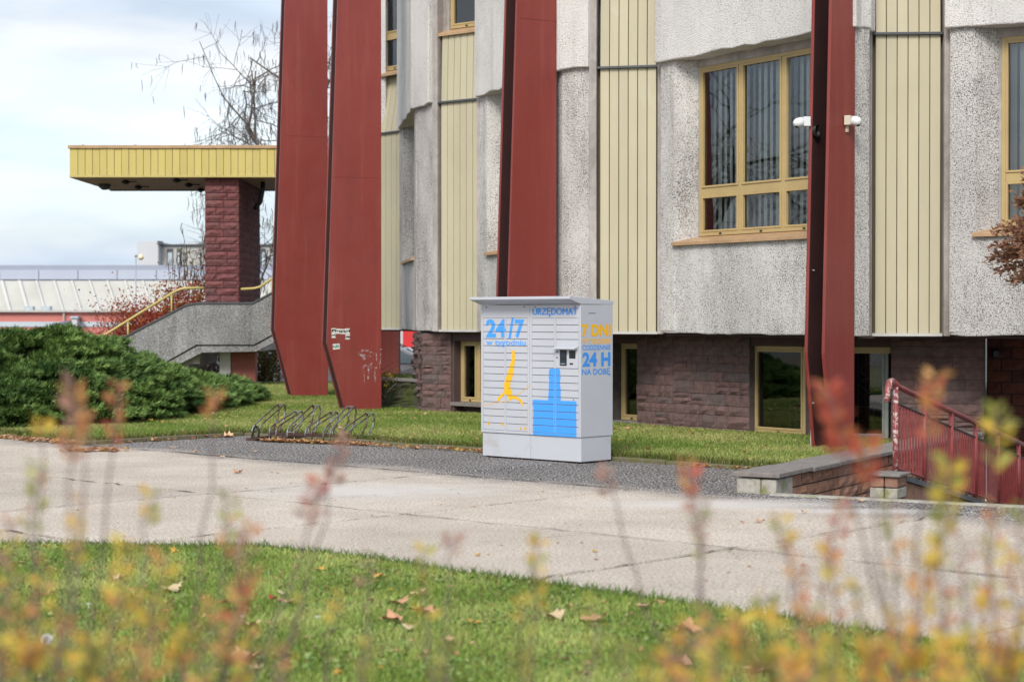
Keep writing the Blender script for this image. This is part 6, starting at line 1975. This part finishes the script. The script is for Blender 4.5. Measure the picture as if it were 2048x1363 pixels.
# ================================================================ fallen leaves
def maple(size, seed):
    """A dried lobed leaf: five pointed lobes, curled up at the rim."""
    r = random.Random(seed)
    out = []
    for k in range(20):
        a = 2 * math.pi * k / 20
        lobe = [1.0, 0.72, 0.92, 0.66][k % 4] if 3 <= k <= 17 else [0.55, 0.7, 0.6][k % 3]
        rr = size * 0.5 * lobe * r.uniform(0.8, 1.15)
        out.append((rr * math.cos(a), rr * math.sin(a) * r.uniform(0.75, 1.0)))
    cz = r.uniform(0.25, 0.75)
    ax = r.uniform(0, math.pi)
    vs = [(0, 0, size * 0.05)]
    for x, y in out:
        d = abs(x * math.cos(ax) + y * math.sin(ax)) / (size * 0.5)
        vs.append((x * 0.5, y * 0.5, size * 0.04 + size * 0.10 * d * cz + r.uniform(-1, 1) * size * 0.02))
    for x, y in out:
        d = abs(x * math.cos(ax) + y * math.sin(ax)) / (size * 0.5)
        vs.append((x, y, max(0.002, size * (0.05 + 0.55 * cz * d * d) + r.uniform(-1, 1) * size * 0.05)))
    n = len(out); fs_ = []
    for k in range(n):
        b = (k + 1) % n
        fs_ += [(0, 1 + k, 1 + b), (1 + k, 1 + n + k, 1 + n + b, 1 + b)]
    return vs, fs_
TAN, BRN, OCH, RDL, PAL = (0.56, 0.36, 0.21), (0.47, 0.25, 0.14), (0.52, 0.30, 0.06), (0.33, 0.03, 0.025), (0.52, 0.40, 0.24)
LEAFMAT = {}
for nm, c in (('tan', TAN), ('brown', BRN), ('ochre', OCH), ('red', RDL), ('pale', PAL)):
    LEAFMAT[nm] = simple(nm + '_dead_leaf', c, 0.75, 0.25, 25)
FALL = [(490, 1320, .16, 'tan', 'broad tan dead leaf lowest on the near lawn, left of centre'), (501, 1250, .13, 'tan', 'tan dead leaf on the near lawn above the broad tan one'),
        (785, 1243, .15, 'brown', 'pointed brown dead leaf in the cluster on the near lawn'), (842, 1227, .17, 'brown', 'wide brown dead leaf at the right of the cluster on the near lawn'),
        (798, 1208, .12, 'brown', 'upright brown dead leaf at the back of the cluster on the near lawn'), (836, 1193, .12, 'tan', 'pale tan curled leaf behind the cluster on the near lawn'),
        (823, 1258, .10, 'pale', 'small pale leaf in front of the cluster on the near lawn'), (945, 1246, .09, 'ochre', 'small ochre leaf right of the leaf cluster'),
        (445, 1207, .08, 'red', 'dark red leaf on the near lawn, left of the other red one'), (546, 1198, .06, 'red', 'small bright red leaf on the near lawn'),
        (760, 1155, .08, 'ochre', 'yellow round leaf near the paving edge of the near lawn'), (893, 1281, .07, 'tan', 'tan leaf below the ochre leaf on the near lawn'),
        (1110, 1235, .14, 'pale', 'pale curled leaf on the lawn edge, left of the brown one'), (1188, 1240, .17, 'brown', 'wide pinkish brown leaf lying by the lawn edge'),
        (1291, 1215, .12, 'tan', 'tan leaf at the very edge of the near lawn and paving'), (1376, 1262, .14, 'brown', 'brown leaf half hidden by the right foreground shrub'),
        (1358, 1328, .15, 'tan', 'flat tan leaf near the bottom edge, right half'), (1520, 1341, .15, 'tan', 'humped tan leaf at the bottom edge, far right of the lawn'),
        (1130, 1320, .06, 'brown', 'tiny brown leaf low in the middle of the near lawn'), (238, 1158, .10, 'pale', 'pale leaf on the near lawn behind the left shrubs'),
        (345, 1180, .15, 'pale', 'long pale leaf on the near lawn at the left'), (575, 1205, .08, 'brown', 'brown leaf beside the small bright red leaf'), (350, 1105, .07, 'ochre', 'ochre leaf on the lawn edge at the left'),
        (565, 1188, .07, 'pale', 'pale leaf behind the small bright red leaf'), (640, 1140, .07, 'ochre', 'ochre leaf near the lawn edge above the small red leaf'), (1260, 1232, .06, 'pale', 'small pale leaf beside the tan leaf at the lawn edge')]
for k, (px, py, sz_, cn, lab) in enumerate(FALL):
    x, y = gpt(px, py, 0.06)
    vs, fs_ = maple(sz_ * 1.25, 100 + k)
    me = bpy.data.meshes.new('fallen_leaf'); me.from_pydata(vs, [], fs_); me.materials.append(LEAFMAT[cn])
    o = bpy.data.objects.new('fallen_leaf', me); COL.objects.link(o)
    o.location = (x, y, 0.062); o.rotation_euler = (random.uniform(-0.2, 0.2), random.uniform(-0.2, 0.2), random.uniform(0, 6.28))
    tag(o, lab, 'leaf', 'dead leaves lying on the near lawn')
PAVED = [(474, 945, .14, 'brown', 'dark brown curled leaf alone on the paving left of centre'), (555, 945, .05, 'brown', 'small dark leaf beside the curled brown leaf on the paving'), (440, 913, .13, 'tan', 'tan leaf on the dark paving joint by the rack'),
         (345, 895, .13, 'tan', 'tan leaf on the dark paving near the kerb corner'), (512, 902, .11, 'tan', 'tan leaf on the dark paving before the rack'), (390, 903, .08, 'brown', 'brown leaf on the dark paving, left of the rack'),
         (455, 873, .24, 'tan', 'pile of tan leaves against the kerb, left of the rack'), (520, 1092, .07, 'ochre', 'ochre leaf on the pale paving left of the locker'), (955, 1110, .06, 'ochre', 'ochre leaf on the pale paving below the locker'),
         (1190, 1102, .06, 'ochre', 'ochre leaf on the pale paving by the slanting crack'), (1520, 1042, .10, 'brown', 'brown leaf on the paving before the stair pier'), (1610, 1023, .08, 'tan', 'tan leaf on the paving before the basement steps'),
         (1720, 1001, .10, 'tan', 'tan leaf at the top edge of the basement steps'), (950, 1012, .05, 'brown', 'tiny brown leaf on the white stained paving'), (880, 1008, .05, 'tan', 'tiny tan leaf on the white stained paving'), (1484, 1043, .06, 'brown', 'tiny leaf next to the brown leaf before the stair pier')]
for k, (px, py, sz_, cn, lab) in enumerate(PAVED):
    x, y = gpt(px, py, 0.01)
    vs, fs_ = maple(sz_, 300 + k)
    me = bpy.data.meshes.new('fallen_leaf'); me.from_pydata(vs, [], fs_); me.materials.append(LEAFMAT[cn])
    o = bpy.data.objects.new('fallen_leaf', me); COL.objects.link(o)
    o.location = (x, y, 0.006); o.rotation_euler = (0, 0, random.uniform(0, 6.28))
    tag(o, lab, 'leaf', 'dead leaves lying on the paving')
# leaf litter: drifts along the kerb and scattered small leaves
LV, LFc, LCc = [], [], []
def litter(x, y, z, sz_, seed, c):
    vs, fs_ = maple(sz_, seed)
    a = random.uniform(0, 6.28); ca, sa = math.cos(a), math.sin(a); tx = random.uniform(-0.4, 0.4)
    k = len(LV)
    for (u, v, w_) in vs:
        LV.append((x + u * ca - v * sa, y + u * sa + v * ca, z + w_ + (u * tx if z > 0.02 else 0)))
        LCc.append(c)
    for f in fs_:
        LFc.append(tuple(k + i for i in (f if len(f) == 3 else f[:3])))
        if len(f) == 4:
            LFc.append((k + f[0], k + f[2], k + f[3]))
pal_ = [TAN, BRN, OCH, (0.50, 0.27, 0.14), (0.56, 0.31, 0.17)]
def drift(a, b, n, spread, s0, s1):
    for _ in range(n):
        u = random.random()
        litter(a[0] + (b[0] - a[0]) * u + random.gauss(0, spread), a[1] + (b[1] - a[1]) * u + random.gauss(0, spread), random.uniform(0.002, 0.035), random.uniform(s0, s1), random.randint(0, 9999), random.choice(pal_))
drift(RK.p(0.3, 0.1), RK.p(1.7, 0.07), 260, 0.05, 0.05, 0.11)
drift(RK.p(1.5, 0.05), ee(16.9, 15.5), 220, 0.05, 0.04, 0.10)
drift(ee(14.25, 21.2), ee(14.25, 27), 380, 0.08, 0.05, 0.13)
drift(ee(14.5, 20.95), ee(16.8, 20.9), 40, 0.06, 0.05, 0.12)
x, y = gpt(187, 902); drift((x - 0.35, y), (x + 0.35, y), 110, 0.09, 0.06, 0.12)
drift(ee(16.9, 13.0), ee(16.9, 11.6), 40, 0.05, 0.04, 0.08)
for _ in range(120):
    px, py = random.uniform(0, 2048), random.uniform(905, 1200)
    x, y = gpt(px, py)
    if not inside(NEAR, np.array([(x, y)]))[0] and (Vector((x, y)) - SO).dot(S1) < -0.2:
        litter(x, y, 0.003, random.uniform(0.02, 0.05), random.randint(0, 9999), random.choice(pal_))
for _ in range(420):
    x, y = random.uniform(-3.6, 3.0), random.uniform(8.5, 13.4)
    if inside(NEAR, np.array([(x, y)]))[0]:
        litter(x, y, 0.05, random.uniform(0.025, 0.07), random.randint(0, 9999), random.choice(pal_))
for _ in range(150):
    a = ee(random.uniform(14.6, 22), random.uniform(11, 28))
    if inside(lawn_a, np.array([a]))[0] or inside(lawn_b, np.array([a]))[0]:
        litter(a[0], a[1], 0.085, random.uniform(0.05, 0.11), random.randint(0, 9999), random.choice(pal_ + [(0.5, 0.36, 0.05)]))
o = big_mesh('leaf_litter', np.array(LV), np.array(LFc), 'dryleaf', None, np.array(LCc))
tag(o, 'brown and tan leaf litter along the kerb and scattered over paving and lawns', 'leaf litter', kind='stuff')

# clover and broad-leaved weeds in the near lawn
n_ = 16000
P = np.column_stack([RNG.uniform(-3.9, 3.0, n_), RNG.uniform(8.2, 13.5, n_)])
P = P[inside(NEAR, P)]
wv = vnoise(P, 1.9, 21.0)
P = P[(wv > 0.02)]
P3 = np.column_stack([P, RNG.uniform(0.045, 0.066, len(P))])
a_ = RNG.uniform(0, 2 * np.pi, len(P))
o = leaves('lawn_weeds', P3, np.column_stack([np.cos(a_), np.sin(a_), RNG.uniform(-0.1, 0.5, len(P))]), RNG.uniform(0.018, 0.038, len(P)), 0.75, pick([(0.13, 0.24, 0.05), (0.20, 0.32, 0.08), (0.30, 0.36, 0.13), (0.24, 0.22, 0.08)], len(P)), 'grass', None)
tag(o, 'clover and small broad leaved weeds in the near lawn', 'weeds', kind='stuff')

# dandelion clock and daisies on the near lawn
x, y = gpt(92, 1279, 0.13)
dn = thing('dandelion', 'dandelion seed head on the near lawn at the lower left', 'flower', (x, y, 0.03))
MB().tube([(x - 0.05, y, 0.02), (x - 0.03, y, 0.08), (x, y, 0.125)], 0.003, 5).build('stem', 'twig', dn)
sd = MB()
for k in range(160):
    v = Vector((random.gauss(0, 1), random.gauss(0, 1), random.gauss(0, 1))).normalized()
    p = Vector((x, y, 0.13)); q = p + v * 0.027
    t = v.orthogonal().normalized() * 0.006
    sd.add([tuple(p), tuple(q + t), tuple(q - t)], [(0, 1, 2)])
sd.build('seed_head', 'white', dn)
for k, (px, py, lab) in enumerate(((484, 1235, 'small white daisy left of the leaf cluster'), (634, 1236, 'small white daisy in the middle of the near lawn'), (175, 1210, 'small white daisy behind the left shrubs'))):
    x, y = gpt(px, py, 0.07)
    m = MB()
    for q in range(10):
        a = q * math.pi / 5
        m.add([(x, y, 0.075), (x + 0.016 * math.cos(a - 0.22), y + 0.016 * math.sin(a - 0.22), 0.078), (x + 0.016 * math.cos(a + 0.22), y + 0.016 * math.sin(a + 0.22), 0.078)], [(0, 1, 2)])
    m.tube([(x, y, 0.02), (x, y, 0.075)], 0.0025, 4)
    tag(m.build('daisy', 'white'), lab, 'flower')
